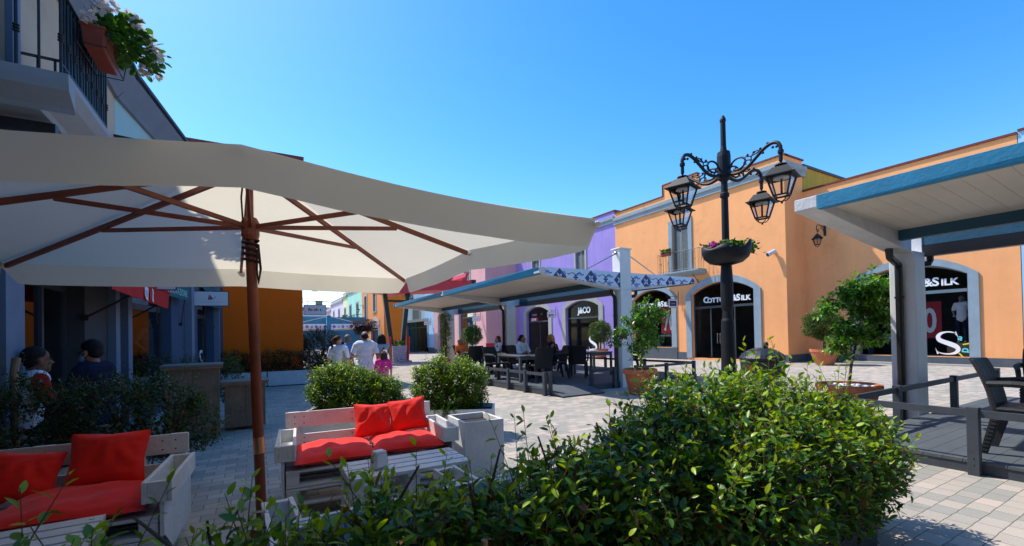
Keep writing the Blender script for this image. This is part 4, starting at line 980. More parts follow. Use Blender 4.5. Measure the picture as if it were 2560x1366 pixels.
def pallet_sofa(label, loc, rz, w=1.36, depth=.82):
    """faces local -Y"""
    P = thing('pallet_sofa', label, 'sofa', loc, rz, 'white pallet sofas under the parasol')
    pallet_part(P, 'seat_pallet', w, depth, .255, .14); pallet_part(P, 'base_pallet', w, depth, .11, .14)
    for x in (-w/2+.05, w/2-.15):
        for y in (-depth/2+.06, depth/2-.16):
            mb = MB(); mb.box(x, x+.1, y, y+.1, 0, .108); mb.build('leg', whitewood, P)
    mb = MB(); y = depth/2
    for z0, z1 in ((.42,.53), (.60,.745)):
        mb.box(-w/2-.02, w/2+.02, y-.022, y, z0, z1)
        for x in (-w/2+.06, -w/2+.14, -.1, .02, w/2-.14, w/2-.06):
            for zz in (.035, .10): mb.box(x-.005, x+.005, y-.0235, y-.0225, z0+zz*(z1-z0)/.145-.005, z0+zz*(z1-z0)/.145+.005, 1)
    for x in (-w/2+.0, -.05, w/2-.1): mb.box(x, x+.1, y+.001, y+.05, .2, .74)
    mb.build('backrest', [whitewood, darkgap], P, bevel=.003)
    for s in (-1, 1):
        x0 = s*(w/2) - .075; trough(P, x0, x0+.15, -depth/2-.02, depth/2-.1, .48, .61)
        mb = MB(); mb.box(s*(w/2+.02)-.011, s*(w/2+.02)+.011, -depth/2+.0, depth/2-.02, .12, .478) ; mb.build('side_panel', whitewood, P)
    return P
SOFA_R = pallet_sofa('white pallet sofa with sunlit red cushions, behind the parasol pole', (.90, 4.28, 0), -.08)
SOFA_L = pallet_sofa('white pallet sofa in shade at the lower left with dark red cushions', (-1.31, 3.86, 0), -.06, w=1.62)
SOFA_N = pallet_sofa('white pallet sofa half hidden by the near hedge, its trough arm showing', (.58, 2.28, 0), math.pi+.05, w=.95, depth=.72)
def pallet_table(label, loc, rz, w=.86, d=.5):
    P = thing('pallet_table', label, 'table', loc, rz, 'white pallet tables under the parasol')
    mb = MB()
    for k in range(4):
        y = -d/2+d*k/4; mb.box(-w/2, w/2, y+.008, y+d/4-.016, .43, .455)
        for x in (-w/2+.05, w/2-.05): mb.box(x-.012, x+.012, y+.05, y+.056, .4555, .4562, 1)
    mb.build('table_top', [whitewood, darkgap], P, bevel=.004)
    mb = MB()
    for x in (-w/2, -.05, w/2-.1):
        mb.box(x+.002, x+.1, -d/2+.01, d/2-.02, .405, .428)
        for y in (-d/2+.02, d/2-.14): mb.box(x+.004, x+.098, y, y+.12, .27, .404)
    mb.box(-w/2, w/2, -d/2+.012, -d/2+.1, .245, .268); mb.box(-w/2, w/2, d/2-.12, d/2-.03, .245, .268); mb.build('table_frame', whitewood, P, bevel=.004)
    for x in (-w/2, w/2-.1):
        mb = MB(); mb.box(x+.003, x+.1, -d/2+.012, d/2-.03, .0, .243); mb.build('leg', whitewood, P)
    return P
pallet_table('white slatted pallet table in front of the sunlit sofa with a napkin holder on it', (1.02, 3.48, 0), -.02, w=.92)
pallet_table('white slatted pallet table in the shaded lower left corner', (-1.24, 3.17, 0), .02, w=.96)
def pillow(label, loc, rot, w=.42, h=.40, t=.14, seat=False):
    mb = MB(); n = 14; vs = []; fs = []
    for s in (1, -1):
        for i in range(n+1):
            for j in range(n+1):
                u, v = i/n*2-1, j/n*2-1; k = max(abs(u), abs(v))
                pin = 1 - .10*(1-abs(u))*abs(v)**3 - .0; pin2 = 1 - .10*(1-abs(v))*abs(u)**3
                f = (1-abs(u)**2.6)*(1-abs(v)**2.6); wr = .018*math.sin(7*u+3*v*s+loc[0]*9)*math.sin(5*v-2*u+loc[1]*7)*f
                wr += .012*math.sin(17*u*v+11*u+loc[0]*5)*f + .008*math.sin(23*v+5*u)*(1-f)*f*3
                vs.append((u*w/2*pin2, s*(t/2*f**.55 + wr*.9)*1.0, v*h/2*pin))
    N = (n+1)*(n+1)
    for q in range(2):
        for i in range(n):
            for j in range(n):
                a = q*N+i*(n+1)+j; fs.append((a, a+n+1, a+n+2, a+1) if q == 0 else (a, a+1, a+n+2, a+n+1))
    mb.add(vs, fs); o = mb.build('cushion', redcl, None, smooth=True, sub=1); o.location = loc; o.rotation_euler = rot
    return tag(o, label, 'cushion', 'red cushions on the pallet sofas')
def on(S, x, y, z):
    c, s = math.cos(S.rotation_euler[2]), math.sin(S.rotation_euler[2]); l = S.location
    return (l[0]+c*x-s*y, l[1]+s*x+c*y, z)
PI = math.pi
a = SOFA_R.rotation_euler[2]
pillow('flat red seat cushion on the left half of the sunlit sofa', on(SOFA_R,-.30,-.10,.455), (PI/2+.02,0,a+.03), .68, .66, .13)
pillow('flat red seat cushion on the right half of the sunlit sofa', on(SOFA_R,.34,-.08,.457), (PI/2,.02,a-.05), .66, .62, .135)
pillow('red back cushion leaning left of centre on the sunlit sofa', on(SOFA_R,.08,.22,.63), (-.42,.07,a+.10), .37, .34, .14)
pillow('red back cushion leaning at the right end of the sunlit sofa', on(SOFA_R,.42,.20,.655), (-.40,-.12,a-.16), .38, .34, .14)
b = SOFA_L.rotation_euler[2]
pillow('dark red seat cushion at the right end of the shaded sofa', on(SOFA_L,.36,-.10,.455), (PI/2,.02,b), .78, .66, .13)
pillow('dark red seat cushion at the left end of the shaded sofa', on(SOFA_L,-.43,-.10,.455), (PI/2,0,b+.03), .74, .66, .13)
pillow('dark red back cushion at the right end of the shaded sofa', on(SOFA_L,.40,.24,.64), (-.35,.03,b-.02), .44, .38, .15)
pillow('dark red back cushion tilted in the middle of the shaded sofa', on(SOFA_L,-.02,.20,.595), (-.45,.16,b+.12), .37, .33, .14)
pillow('dark red back cushion cut by the left edge of the picture', on(SOFA_L,-.26,.06,.60), (-.45,.55,b+.75), .40, .36, .14)
def napkin_holder():
    P = thing('napkin_holder', 'grey plastic napkin holder standing on the sunlit pallet table', 'napkin holder', (.80, 3.42, .456), .25)
    mb = MB(); mb.hexa([(-.06,-.05,0),(.06,-.05,0),(.06,.05,0),(-.06,.05,0),(-.045,-.04,.135),(.045,-.04,.135),(.045,.04,.135),(-.045,.04,.135)]); mb.build('holder_body', plastic_w, P, bevel=.014)
    mb = MB(); mb.hexa([(-.042,-.0535,.02),(.042,-.0535,.02),(.042,-.049,.02),(-.042,-.049,.02),(-.035,-.0455,.11),(.035,-.0455,.11),(.035,-.041,.11),(-.035,-.041,.11)]); mb.build('napkins', signwhite, P)
    mb = MB(); mb.tube([(-.0565,-.012,.085),(-.0545,.008,.10),(-.0545,.018,.085),(-.0565,-.002,.07)], .003, 5); mb.box(-.0585,-.056,-.016,.018,.05,.058); mb.build('logo', ltred, P)
napkin_holder()
def white_planter(label, loc, rz, w, d, h, name='planter_box', group=None):
    P = thing(name, label, 'planter', loc, rz, group)
    mb = MB(); t = .03
    mb.box(-w/2, w/2, -d/2, -d/2+t, .03, h); mb.box(-w/2, w/2, d/2-t, d/2, .03, h); mb.box(-w/2, -w/2+t, -d/2+t, d/2-t, .03, h-.002); mb.box(w/2-t, w/2, -d/2+t, d/2-t, .03, h-.002)
    mb.box(-w/2+t, w/2-t, -d/2+t, d/2-t, .03, .06); mb.build('box', whitewood, P, bevel=.005)
    mb = MB(); mb.box(-w/2+t, w/2-t, -d/2+t, d/2-t, .06, h-.06); mb.build('soil', soil, P)
    for x in (-w/2+.1, w/2-.2):
        mb = MB(); mb.box(x, x+.1, -d/2+.05, d/2-.05, 0, .03); mb.build('foot', anth, P)
    return P
white_planter('white planter box at the left end before the burnt orange wall', (-.42, 17.0, gr(17)), 0, 1.42, .6, .50, group='white planters by the orange wall')
white_planter('white planter box at the right end before the burnt orange wall', (.92, 16.95, gr(17)), -.03, 1.18, .6, .50, group='white planters by the orange wall')
white_planter('white planter box behind the sunlit sofa under the left sunny shrub', (1.25, 6.72, 0), -.52, 1.35, .6, .42)
white_planter('white planter box behind the sunlit sofa under the right sunny shrub', (2.5, 6.0, 0), -.52, 1.15, .6, .42)
white_planter('white planter box beside the right arm of the sunlit sofa', (1.95, 4.15, 0), -.05, .42, .5, .61)
white_planter('white planter box under the dark hedge behind the shaded sofa', (-1.75, 5.33, 0), .08, 1.7, .45, .40)
white_planter('white planter box under the hedge nearest the camera', (.2, 1.45, 0), .0, 1.95, .42, .38)
# wooden bar
def bar_counter(label, loc, w, d, h, rz=0):
    P = thing('bar_counter', label, 'counter', loc, rz)
    mb = MB(); n = max(2, int(w/.24))
    for k in range(n): mb.box(-w/2+w*k/n+.002, -w/2+w*(k+1)/n-.002, -d/2, -d/2+.025, .03, h-.07)
    for s in (-1, 1):
        m = max(2, int(d/.2))
        for k in range(m): mb.box(s*w/2-(.025 if s > 0 else 0), s*w/2+(.025 if s < 0 else 0), -d/2+.026+(d-.026)*k/m+.002, -d/2+.026+(d-.026)*(k+1)/m-.002, .03, h-.07)
    mb.box(-w/2+.026, w/2-.026, d/2-.03, d/2-.005, .03, h-.07); mb.build('panelling', oldwood, P, bevel=.003)
    mb = MB(); mb.box(-w/2-.04, w/2+.04, -d/2-.04, d/2+.03, h-.068, h-.035); mb.build('counter_edge', woodtop, P, bevel=.004)
    mb = MB(); mb.box(-w/2-.05, w/2+.05, -d/2-.05, d/2+.04, h-.034, h); mb.build('counter_top', mat('counter_top_grey', (.16,.15,.135), .6, .2, 4, .1, 30), P, bevel=.004)
bar_counter('tall weathered wooden bar counter behind the dark hedge', (-.83, 8.25, 0), .66, .55, 1.1, .05)
bar_counter('lower weathered wooden counter beside the parasol pole', (-.17, 8.75, 0), .58, .5, .78, .03)

# ================================================================== chairs and tables on the decks
def rattan_chair(label, loc, rz, group='black rattan chairs on the terraces'):
    P = thing('rattan_chair', label, 'chair', loc, rz, group)
    mb = MB(); mb.box(-.235, .235, -.24, .22, .405, .45); mb.build('seat', rattan, P, bevel=.02)
    mb = MB(); vs = []; n = 8
    for i in range(n+1):
        t = i/n; z = .36+.52*t; y = .20+.03*t+.11*t*t; w = .225+.025*math.sin(t*2.2)
        for j in range(7):
            u = j/6*2-1; vs.append((u*w, y-.05*u*u+.045, z)); 
        for j in range(7):
            u = j/6*2-1; vs.append((u*w, y-.05*u*u+.075, z))
    fs = []
    for i in range(n):
        for j in range(6):
            a = i*14+j; fs += [(a, a+1, a+15, a+14), (a+7, a+21, a+22, a+8)]
        fs += [(i*14, i*14+14, i*14+21, i*14+7), (i*14+6, i*14+13, i*14+27, i*14+20)]
    fs.append(tuple(n*14+j for j in range(7)) + tuple(n*14+13-j for j in range(7)))
    mb.add(vs, fs); mb.build('backrest', rattan, P, bevel=.006)
    for sx in (-1, 1):
        for sy, y0, y1 in ((-1,-.20,-.24), (1,.20,.30)):
            mb = MB(); mb.hexa([(sx*.215-.02,y1-.025,0),(sx*.215+.02,y1-.025,0),(sx*.215+.02,y1+.025,0),(sx*.215-.02,y1+.025,0),(sx*.205-.027,y0-.035,.404),(sx*.205+.027,y0-.035,.404),(sx*.205+.027,y0+.035,.404),(sx*.205-.027,y0+.035,.404)])
            for k in range(10):
                z = .03+.036*k; yy = y1+(y0-y1)*z/.404; mb.box(sx*.215+sx*.022-.004, sx*.215+sx*.022+.004, yy-.022, yy+.022, z, z+.02)
            mb.build('leg', rattan, P)
        mb = MB(); mb.tube([(sx*.235,.26,.66), (sx*.27,.1,.67), (sx*.27,-.12,.66), (sx*.25,-.2,.62), (sx*.235,-.215,.43)], [.026,.03,.03,.027,.022], 8); mb.build('armrest', rattan, P)
    P.scale = (1.1,)*3; return P
CH = rattan_chair('black rattan armchair seen from behind at the deck rail on the right', (6.76, 1.19, .13), .05)
def rz_of(dx, dy): return math.atan2(dy, dx)+PI/2
for x, y, f, lb in (
    (9.6, 1.55, (-1,-.1), 'black rattan armchair cut off by the right edge of the picture'),
    (6.30, 11.75, (.3,-1), 'black rattan armchair at the left end of the grey framed table'),
    (6.75, 10.15, (.1,1), 'black rattan armchair with its back to the rail, before the blonde woman'),
    (7.15, 11.75, (.2,-1), 'black rattan armchair the woman in a white shirt sits on'),
    (7.75, 10.75, (-1,.25), 'black rattan armchair the blonde woman sits on'),
    (8.45, 10.55, (.7,.7), 'black rattan armchair seen from behind, nearest the white column'),
    (9.2, 12.5, (.2,-1), 'empty black rattan armchair at the far dining table'),
    (8.2, 12.3, (1,-.4), 'empty black rattan armchair left of the far dining table'),
    (10.5, 10.6, (-1,0), 'black rattan armchair to the right of the laid table'),
    (6.5, 14.0, (0,1), 'black rattan armchair behind the right sunny shrub, back to us'),
    (7.4, 13.5, (-.5,1), 'black rattan armchair the woman with a backpack sits on'),
    (6.75, 15.1, (.6,-.8), 'black rattan armchair the man in orange sits on')):
    dup(CH, (x, y, .13), rz_of(*f), lb)
def deck_table(label, loc, w, d, m, rz=0):
    P = thing('dining_table', label, 'table', loc, rz, 'dining tables on the long deck')
    mb = MB(); mb.box(-w/2, w/2, -d/2, d/2, .70, .735); mb.build('table_top', m, P, bevel=.005)
    for sx in (-1, 1):
        for sy in (-1, 1):
            mb = MB(); x, y = sx*(w/2-.04), sy*(d/2-.04); mb.box(x-.03, x+.03, y-.03, y+.03, 0, .698); mb.build('leg', m, P)
    mb = MB(); mb.box(-w/2+.075, w/2-.075, -d/2+.02, -d/2+.05, .62, .698); mb.box(-w/2+.075, w/2-.075, d/2-.05, d/2-.02, .62, .698); mb.build('apron', m, P)
    return P
deck_table('grey framed dining table at the deck edge where two women talk', (6.62, 10.95, .13), .8, 1.3, mat('table_grey', (.10,.11,.12), .5, .15, 5))
deck_table('black dining table with a laid white plate near the white column', (9.35, 10.95, .13), .9, .9, anth)
deck_table('black dining table at the back of the long deck', (8.95, 13.0, .13), 1.3, .8, anth)
deck_table('black dining table in front of the man in orange', (6.9, 14.3, .13), .8, .8, anth)
deck_table('dark table at the right edge beside the near chair', (8.3, .9, .13), .8, .8, anth)
def plate_set():
    P = thing('plate', 'white plate with crumpled napkins on the laid black table', 'plate', (9.3, 10.85, .866))
    mb = MB(); mb.lathe([(.08,0),(.13,.012),(.14,.02),(.13,.018),(.0,.01)], (0,0,0), 20); mb.build('dish', ltwhite, P)
    mb = MB(); mb.sphere((.02,.01,.05), .10, .08, .045, 9, 6); mb.sphere((-.05,.03,.045), .06, .05, .04, 8, 5); mb.build('napkins', signwhite, P)
plate_set()
def red_bench():
    P = thing('bench', 'red bench partly hidden by chairs under the long terrace roof', 'bench', (10.2, 18.2, .13), .1)
    mb = MB(); mb.box(-.9, .9, -.2, .25, .40, .45); mb.build('seat', redp, P)
    mb = MB(); mb.box(-.9, .9, .24, .29, .5, .95); mb.build('backrest', redp, P)
    for x in (-.8, .75):
        mb = MB(); mb.box(x, x+.05, -.18, .24, 0, .398); mb.build('leg', redp, P)
red_bench()
def grill(label, loc, rz):
    P = thing('kettle_grill', label, 'grill', loc, rz, 'black kettle grills behind the big hedge')
    mb = MB(); mb.lathe([(.30,.96),(.30,.99),(.27,1.04),(.20,1.09),(.11,1.125),(.05,1.135)], (0,0,0), 28); mb.build('lid', mat('grill_black', (.02,.022,.026), .35, .3, 40, .3, 120), P)
    mb = MB(); mb.lathe([(.10,.62),(.22,.70),(.28,.82),(.29,.95)], (0,0,0), 24); mb.build('bowl', mat('grill_black', 0), P)
    mb = MB(); mb.tube([(-.05,-.06,1.12),(-.05,-.07,1.17),(.02,-.06,1.19),(.03,-.05,1.13)], .016, 7); mb.sphere((-.02,-.07,1.185), .035); mb.build('handle', iron, P)
    mb = MB(); mb.box(.05,.16,-.16,-.12,1.085,1.092); mb.build('tag', ltyel, P)
    for k in range(3):
        t = 2*PI*k/3; mb = MB(); mb.tube([(.2*math.cos(t),.2*math.sin(t),.72),(.28*math.cos(t),.28*math.sin(t),0)], .02, 6); mb.build('leg', iron, P)
grill('black domed kettle grill with a yellow tag behind the big hedge', (6.36, 3.71, .06), 0)
grill('black domed kettle grill further back, left of the tagged one', (6.62, 4.3, 0), 0) if False else None

# ================================================================== awnings, signs and lettering
def awning_red():
    P = thing('awning', 'bright red awning with a white crest on its front flap over the dark shop', 'awning', (-2.05, 8.8, 2.1), world=True)
    F = FL(-1.50); y0, y1 = 7.05, 11.0
    mb = MB(); n = 20; vs = []
    for i in range(n+1):
        u = y0+(y1-y0)*i/n
        for d, z in ((-.5,2.95),(-.25,2.68),(0,2.40),(.01,2.38),(.0,2.24),(-.01+.006*math.sin(i*1.9),2.10+.004*math.sin(i))): vs.append(F(u, d, z))
    mb.add(vs, [(i*6+j, (i+1)*6+j, (i+1)*6+j+1, i*6+j+1) for i in range(n) for j in range(5)])
    o = mb.build('awning_cloth', redaw, P); so = o.modifiers.new('t', 'SOLIDIFY'); so.thickness = .004
    mb = MB(); mb.prism([(y0,2.39),(y1+.12,2.39),(y1+.12,2.43),(y0,2.43)], F, -.02, .03); mb.build('front_bar', redaw, P)
    for u in (8.2, 10.2): mb = MB(); mb.tube([F(u,-.53,1.80), F(u,-.02,2.14)], .016, 6); mb.bar(F(u,-.54,1.76), F(u,-.54,1.84), .09, .03); mb.build('awning_arm', iron, P)
    G = lambda u, d, z: F(u, d+.014, z)
    mb = MB(); c = 8.9      # crest: crowned shield
    mb.prism([(c-.14,2.33),(c-.13,2.18),(c-.04,2.12),(c+.10,2.11),(c+.12,2.2),(c+.14,2.31),(c+.09,2.29),(c+.08,2.345),(c+.03,2.30),(c,2.365),(c-.03,2.30),(c-.08,2.35),(c-.09,2.30)], G, 0, .003)
    mb.build('crest', ltwhite, P)
    mb = MB(); mb.prism([(c+.42,2.33),(c+.46,2.27),(c+.44,2.13),(c+.56,2.11),(c+.52,2.2),(c+.55,2.28),(c+.48,2.34)], G, 0, .003); mb.build('white_figure', ltwhite, P)
    mb = MB(); mb.prism([(c+.22,2.26),(c+.27,2.3),(c+.33,2.28),(c+.38,2.3),(c+.40,2.22),(c+.34,2.13),(c+.27,2.16)], G, 0, .003); mb.build('dark_heart', ltred, P)
    mb = MB()
    for k in range(4): mb.prism([(c-.09+.05*k,2.27),(c-.065+.05*k,2.27),(c-.07+.05*k,2.16),(c-.085+.05*k,2.16)], G, .0035, .005)
    mb.build('crest_stripes', signm_dim, P)
awning_red()
def awning_teal(label, u0, u1, d0, zb, body):
    P = thing('awning', label, 'awning', tuple(FT((u0+u1)/2, 0, zb)), world=True, group='teal awnings on the aqua building')
    mb = MB(); vs = []; n = 8
    for i in range(n+1):
        u = u0+(u1-u0)*i/n
        for d, z in ((0,zb+.62),(d0,zb+.36),(d0+.008,zb+.34),(d0+.02,zb+.17),(d0+.02,zb)): vs.append(FT(u, d, z))
    mb.add(vs, [(i*5+j, (i+1)*5+j, (i+1)*5+j+1, i*5+j+1) for i in range(n) for j in range(4)]); o = mb.build('awning_cloth', tealaw, P)
    so = o.modifiers.new('t', 'SOLIDIFY'); so.thickness = .004
    mb = MB(); mb.tube([FT(u0,d0,zb+.37), FT(u1+.1,d0,zb+.37)], .022, 6); mb.build('front_bar', tealaw, P)
    for u in (u0+.12, u1-.05): mb = MB(); mb.tube([FT(u,.05,zb-.55), FT(u,d0-.01,zb+.36)], .014, 6); mb.bar(FT(u,.02,zb-.60), FT(u,.02,zb-.53), .10, .04); mb.build('awning_arm', iron, P)
    text('lettering', body, .21, mat('letter_aqua', (.35,.62,.62), .6), FT, P, u=(u0+u1)/2+.08, d=d0+.03, z=zb+.14, sx=.92, ext=.002)
awning_teal('teal awning with pale capital letters, the nearer one beside the red awning', 1.5, 3.3, .17, 2.42, 'INNOVAZIONE')
awning_teal('teal awning with pale capital letters, the farther one next to the orange wall', 5.0, 6.62, .17, 2.42, 'INNOVAZIONE')
def hang_sign(label, F, w=.76, h=.36, z0=2.36, d=.10, content=None, group='hanging shop signs', face=signwhite, arm=True, fin=True):
    """F(u,d,z): u runs out from the wall, d toward the viewer"""
    P = thing('hanging_sign', label, 'sign', F(0, 0, z0), world=True, group=group)
    mb = MB(); ubox(mb, F, d, d+w, -.012, .012, z0, z0+h); mb.build('sign_board', face, P)
    mb = MB(); t = .016
    for a, b, c, e in ((d-t,d+w+t,z0-t,z0-.001), (d-t,d+w+t,z0+h+.001,z0+h+t), (d-t,d-.001,z0-.001,z0+h+.001), (d+w+.001,d+w+t,z0-.001,z0+h+.001)): ubox(mb, F, a, b, -.016, .016, c, e)
    mb.build('sign_frame', iron, P)
    mb = MB(); zt = z0+h+.15; mb.tube([F(0,0,zt), F(d+w+.06,0,zt)], .014, 6); mb.tube([F(.02,0,zt-.5), F(.02,0,zt+.3)], .016, 6)
    for u in (d+.13, d+w-.13): mb.tube([F(u,0,z0+h+t), F(u,0,zt)], .009, 5)
    mb.tube([F(.03,0,zt-.1), F(.07,0,zt-.05), F(.04,0,zt-.02)], .01, 5); mb.tube([F(.03,0,zt+.14), F(.08,0,zt+.09), F(.04,0,zt+.04)], .01, 5)
    mb.tube([F(d+w+.06,0,zt), F(d+w+.16,0,zt+.03)], .007, 4); mb.tube([F(d+w+.06,0,zt), F(d+w+.16,0,zt-.03)], .007, 4); mb.build('sign_bracket', iron, P)
    if content: content(P, F, d, z0)
    return P
def perp_teal(u0): return lambda u, d, z: tuple(np.array(FT(u0 - d, u, z)))
def c_plain(P, F, d, z0): text('lettering', 'ARENA', .045, ltdark, F, P, u=d+.30, d=.014, z=z0+.30, ext=.001)
hang_sign('plain white hanging sign above the red awning, mostly under the parasol edge', perp_teal(-.08), content=c_plain)
def c_sail(P, F, d, z0):
    mb = MB(); c = d+.36; mb.prism([(c-.05,z0+.15),(c-.02,z0+.29),(c-.005,z0+.16)], F, .0125, .015); mb.build('red_sail', ltred, P)
    mb = MB(); mb.prism([(c-.012,z0+.29),(c+.05,z0+.20),(c+.065,z0+.185),(c+.005,z0+.165)], F, .0125, .015)
    mb.tube([F(c-.02,.014,z0+.15), F(c+.05,.014,z0+.165), F(c+.11,.014,z0+.20), F(c+.125,.014,z0+.225), F(c+.11,.014,z0+.235)], .005, 5); mb.build('navy_sail', ltblue, P)
    text('lettering', 'COMPAGNIA NAVIGAZIONE', .034, signm_dim, F, P, u=d+.38, d=.013, z=z0+.085, sx=1.05, ext=.001)
hang_sign('white hanging sign with a red and navy sail emblem by the burnt orange wall', perp_teal(4.05), content=c_sail)
def c_kids(P, F, d, z0):
    for ch, x, m in (('f',.17,ltblue), ('o',.235,ltgreen), ('r',.30,ltyel), ('s',.36,ltorange), ('i',.41,ltred), ('k',.46,ltorange), ('t',.57,ltgreen), ('.',.62,ltgreen)):
        text('lettering', ch, .15, m, F, P, u=d+x, d=.013, z=z0+.19, bold=.006, ext=.001)
hang_sign('white hanging sign with small rainbow coloured letters at the far orange corner', lambda u, d, z: (1.47+u, 18.2-d, z), content=c_kids)
def perp_right(X, Y): return lambda u, d, z: (X-u, Y-d, z)
def word(body, size, m, sx=1.0, bold=0.0):
    # signs fixed on the right: u grows to the left, so lettering is flipped back
    def f(P, F, d, z0):
        G = lambda u, dd, z: F(2*(d+.38)-u, dd, z)
        text('lettering', body, size, m, G, P, u=d+.38, d=.014, z=z0+.18, sx=sx, bold=bold, ext=.001)
    return f
hang_sign('white hanging sign with bold black letters on the lilac building', perp_right(20.68, 28.5), h=.44, z0=2.75, content=word('J&CO', .24, ltdark, .85, .012))
hang_sign('white hanging sign with thin grey capitals at the corner of the pink building', perp_right(17.5, 35.6), h=.40, z0=2.75, content=word('PALZERI', .15, signm_dim, .95))
hang_sign('pale hanging sign with faint grey writing on the sky blue building', perp_right(17.5, 48.6), h=.44, z0=2.75, face=mat('sign_cream', (.62,.58,.55), .5), content=word('primadonna', .12, signm_dim, .9))
hang_sign('white hanging sign with dark capitals on the far orange building', perp_right(12.55, 52.2), h=.55, z0=2.6, w=.95, content=word('DATCH', .26, ltdark, .9, .006))
def c_navy(P, F, d, z0):
    mb = MB(); ubox(mb, F, d+.10, d+.66, .0125, .015, z0+.08, z0+.38); mb.build('navy_panel', ltblue, P)
    G = lambda u, dd, z: F(2*(d+.38)-u, dd, z); text('lettering', 'Cotton', .1, signwhite, G, P, u=d+.38, d=.016, z=z0+.23, ext=.001)
hang_sign('small hanging sign with a navy panel on the peach wall by the left arch', perp_right(20.66, 16.72), h=.46, z0=2.80, content=c_navy)
# lettering that belongs to the shop windows
def smallcaps(P, F, words, u, d, z, s, m, sp=1.0):
    """big initials with smaller capitals, like the shop name"""
    x = u
    for big, rest, wd in words:
        if big: text('lettering', big, s, m, F, P, u=x, d=d, z=z, bold=.012, align='LEFT', ext=.02); x += s*(.66 if big not in '&' else .70)*sp
        if rest: text('lettering', rest, s*.78, m, F, P, u=x, d=d, z=z-s*.085, bold=.010, align='LEFT', ext=.02); x += wd*sp
for F, u in ((FPEACH, -15.32), (FPEACH, -20.1), (FWING, -8.35)):
    smallcaps(PEACH if F is FPEACH else [o for o in bpy.data.objects if o.name == 'peach_building.001'][0], F, (('C','OTTON',1.60), ('&','',0), ('S','ILK',0)), u, -.17, 3.10 if F is FPEACH else 3.15, .44, ltwhite, .86)
PURB = [o for o in bpy.data.objects if o.name == 'lilac_building'][0]
text('lettering', 'J&CO', .62, ltwhite, FPUR, PURB, u=-25.3, d=-.16, z=3.14, sx=.95, bold=.018, ext=.02)
text('lettering', 'LEVIS', .30, ltwhite, FPUR, PURB, u=-32.1, d=-.16, z=2.72, bold=.010); mb = MB(); ubox(mb, FPUR, -32.65, -31.5, -.19, -.175, 2.58, 2.88); mb.build('red_label', ltred, PURB)
text('lettering', 'CONTE', .22, signm_dim, FPUR, PURB, u=-32.0, d=-.16, z=3.12); text('lettering', 'GUY', .2, ltdark, FPUR, PURB, u=-30.9, d=-.16, z=3.15, bold=.01)
BLUB = [o for o in bpy.data.objects if o.name == 'sky_blue_building'][0]
text('lettering', 'adidas', .5, ltwhite, FR(17.6), BLUB, u=-52.6, d=-.12, z=2.9, bold=.02) if False else None
# serif S drawn as a ribbon of changing width
def serif_s(P, F, u, z, h, d, m):
    C = [(.80,.86),(.74,.95),(.60,1.0),(.42,1.0),(.22,.93),(.12,.79),(.17,.64),(.36,.54),(.58,.45),(.80,.33),(.86,.19),(.76,.06),(.55,0),(.36,0),(.18,.04),(.06,.13)]
    W = [.012,.02,.028,.03,.06,.085,.095,.10,.105,.10,.085,.06,.03,.026,.02,.012]
    pts = []; ws = []
    for i in range(len(C)-1):
        for k in range(5):
            t = k/5; p0, p1, p2, p3 = C[max(i-1,0)], C[i], C[i+1], C[min(i+2,len(C)-1)]
            q = [.5*((2*p1[a])+(-p0[a]+p2[a])*t+(2*p0[a]-5*p1[a]+4*p2[a]-p3[a])*t*t+(-p0[a]+3*p1[a]-3*p2[a]+p3[a])*t**3) for a in (0, 1)]
            pts.append(q); ws.append(W[i]*(1-t)+W[i+1]*t)
    vs = []; n = len(pts)
    for i, (p, w) in enumerate(zip(pts, ws)):
        a, b = pts[max(i-1,0)], pts[min(i+1,n-1)]; dx, dy = b[0]-a[0], b[1]-a[1]; l = math.hypot(dx, dy)+1e-9
        for s in (-1, 1): vs.append(F(u+(p[0]-s*dy/l*w)*h*.9, d, z+(p[1]+s*dx/l*w)*h))
    mb = MB(); mb.add(vs, [(2*i, 2*i+1, 2*i+3, 2*i+2) for i in range(n-1)])
    q = lambda x, y: F(u+x*h*.9, d, z+y*h)
    mb.add([q(.80,1.03), q(.70,.95), q(.80,.88), q(.88,.72)], [(0,1,2,3)]); mb.add([q(.0,.30), q(.06,.13), q(.17,.05), q(.07,-.03)], [(0,1,2,3)])
    mb.build('window_lettering', m, P)
WINGB = [o for o in bpy.data.objects if o.name == 'peach_building.001'][0]
serif_s(WINGB, FWING, -6.43, .42, .82, -.195, ltwhite)
for ch, u, z, s, rt, m in (('a',-5.72,1.02,.30,-.35,ltcyan), ('l',-5.56,.80,.34,-1.3,ltyel), ('d',-5.58,.56,.36,-1.7,ltcyan), ('i',-5.72,.38,.30,-2.5,ltyel)):
    text('window_lettering', ch, s, m, FWING, WINGB, u=u, d=-.19, z=z, rot=rt, bold=.008)
serif_s(PURB, FPUR, -24.9, .25, 1.05, -.19, ltwhite)
def poster(label, F, u0, u1, z0, z1, d, body, bu, bz, bs):
    P = thing('poster', label, 'poster', F((u0+u1)/2, d, z0), world=True)
    mb = MB(); ubox(mb, F, u0, u1, d-.01, d, z0, z1); mb.build('poster_sheet', mat('poster_red', (.42,.012,.03), .5, .1, 2), P)
    text('numerals', body, bs, ltwhite, F, P, u=bu, d=d+.006, z=bz, sx=.62, bold=.03, ext=.002)
poster('red sale poster with a big white 70 in the left peach arch', FPEACH, -18.6, -17.35, 1.35, 3.0, -.6, '70', -18.0, 1.95, 1.35)
poster('red sale poster with a white numeral beside the polo shirt dummy', FWING, -7.7, -6.42, 1.0, 2.45, -.9, '70', -6.98, 1.65, 1.35)
poster('tall red sale banner inside the peach door', FPEACH, -13.15, -12.6, .25, 1.95, -1.2, 'SALDI', -12.87, 1.2, .28)
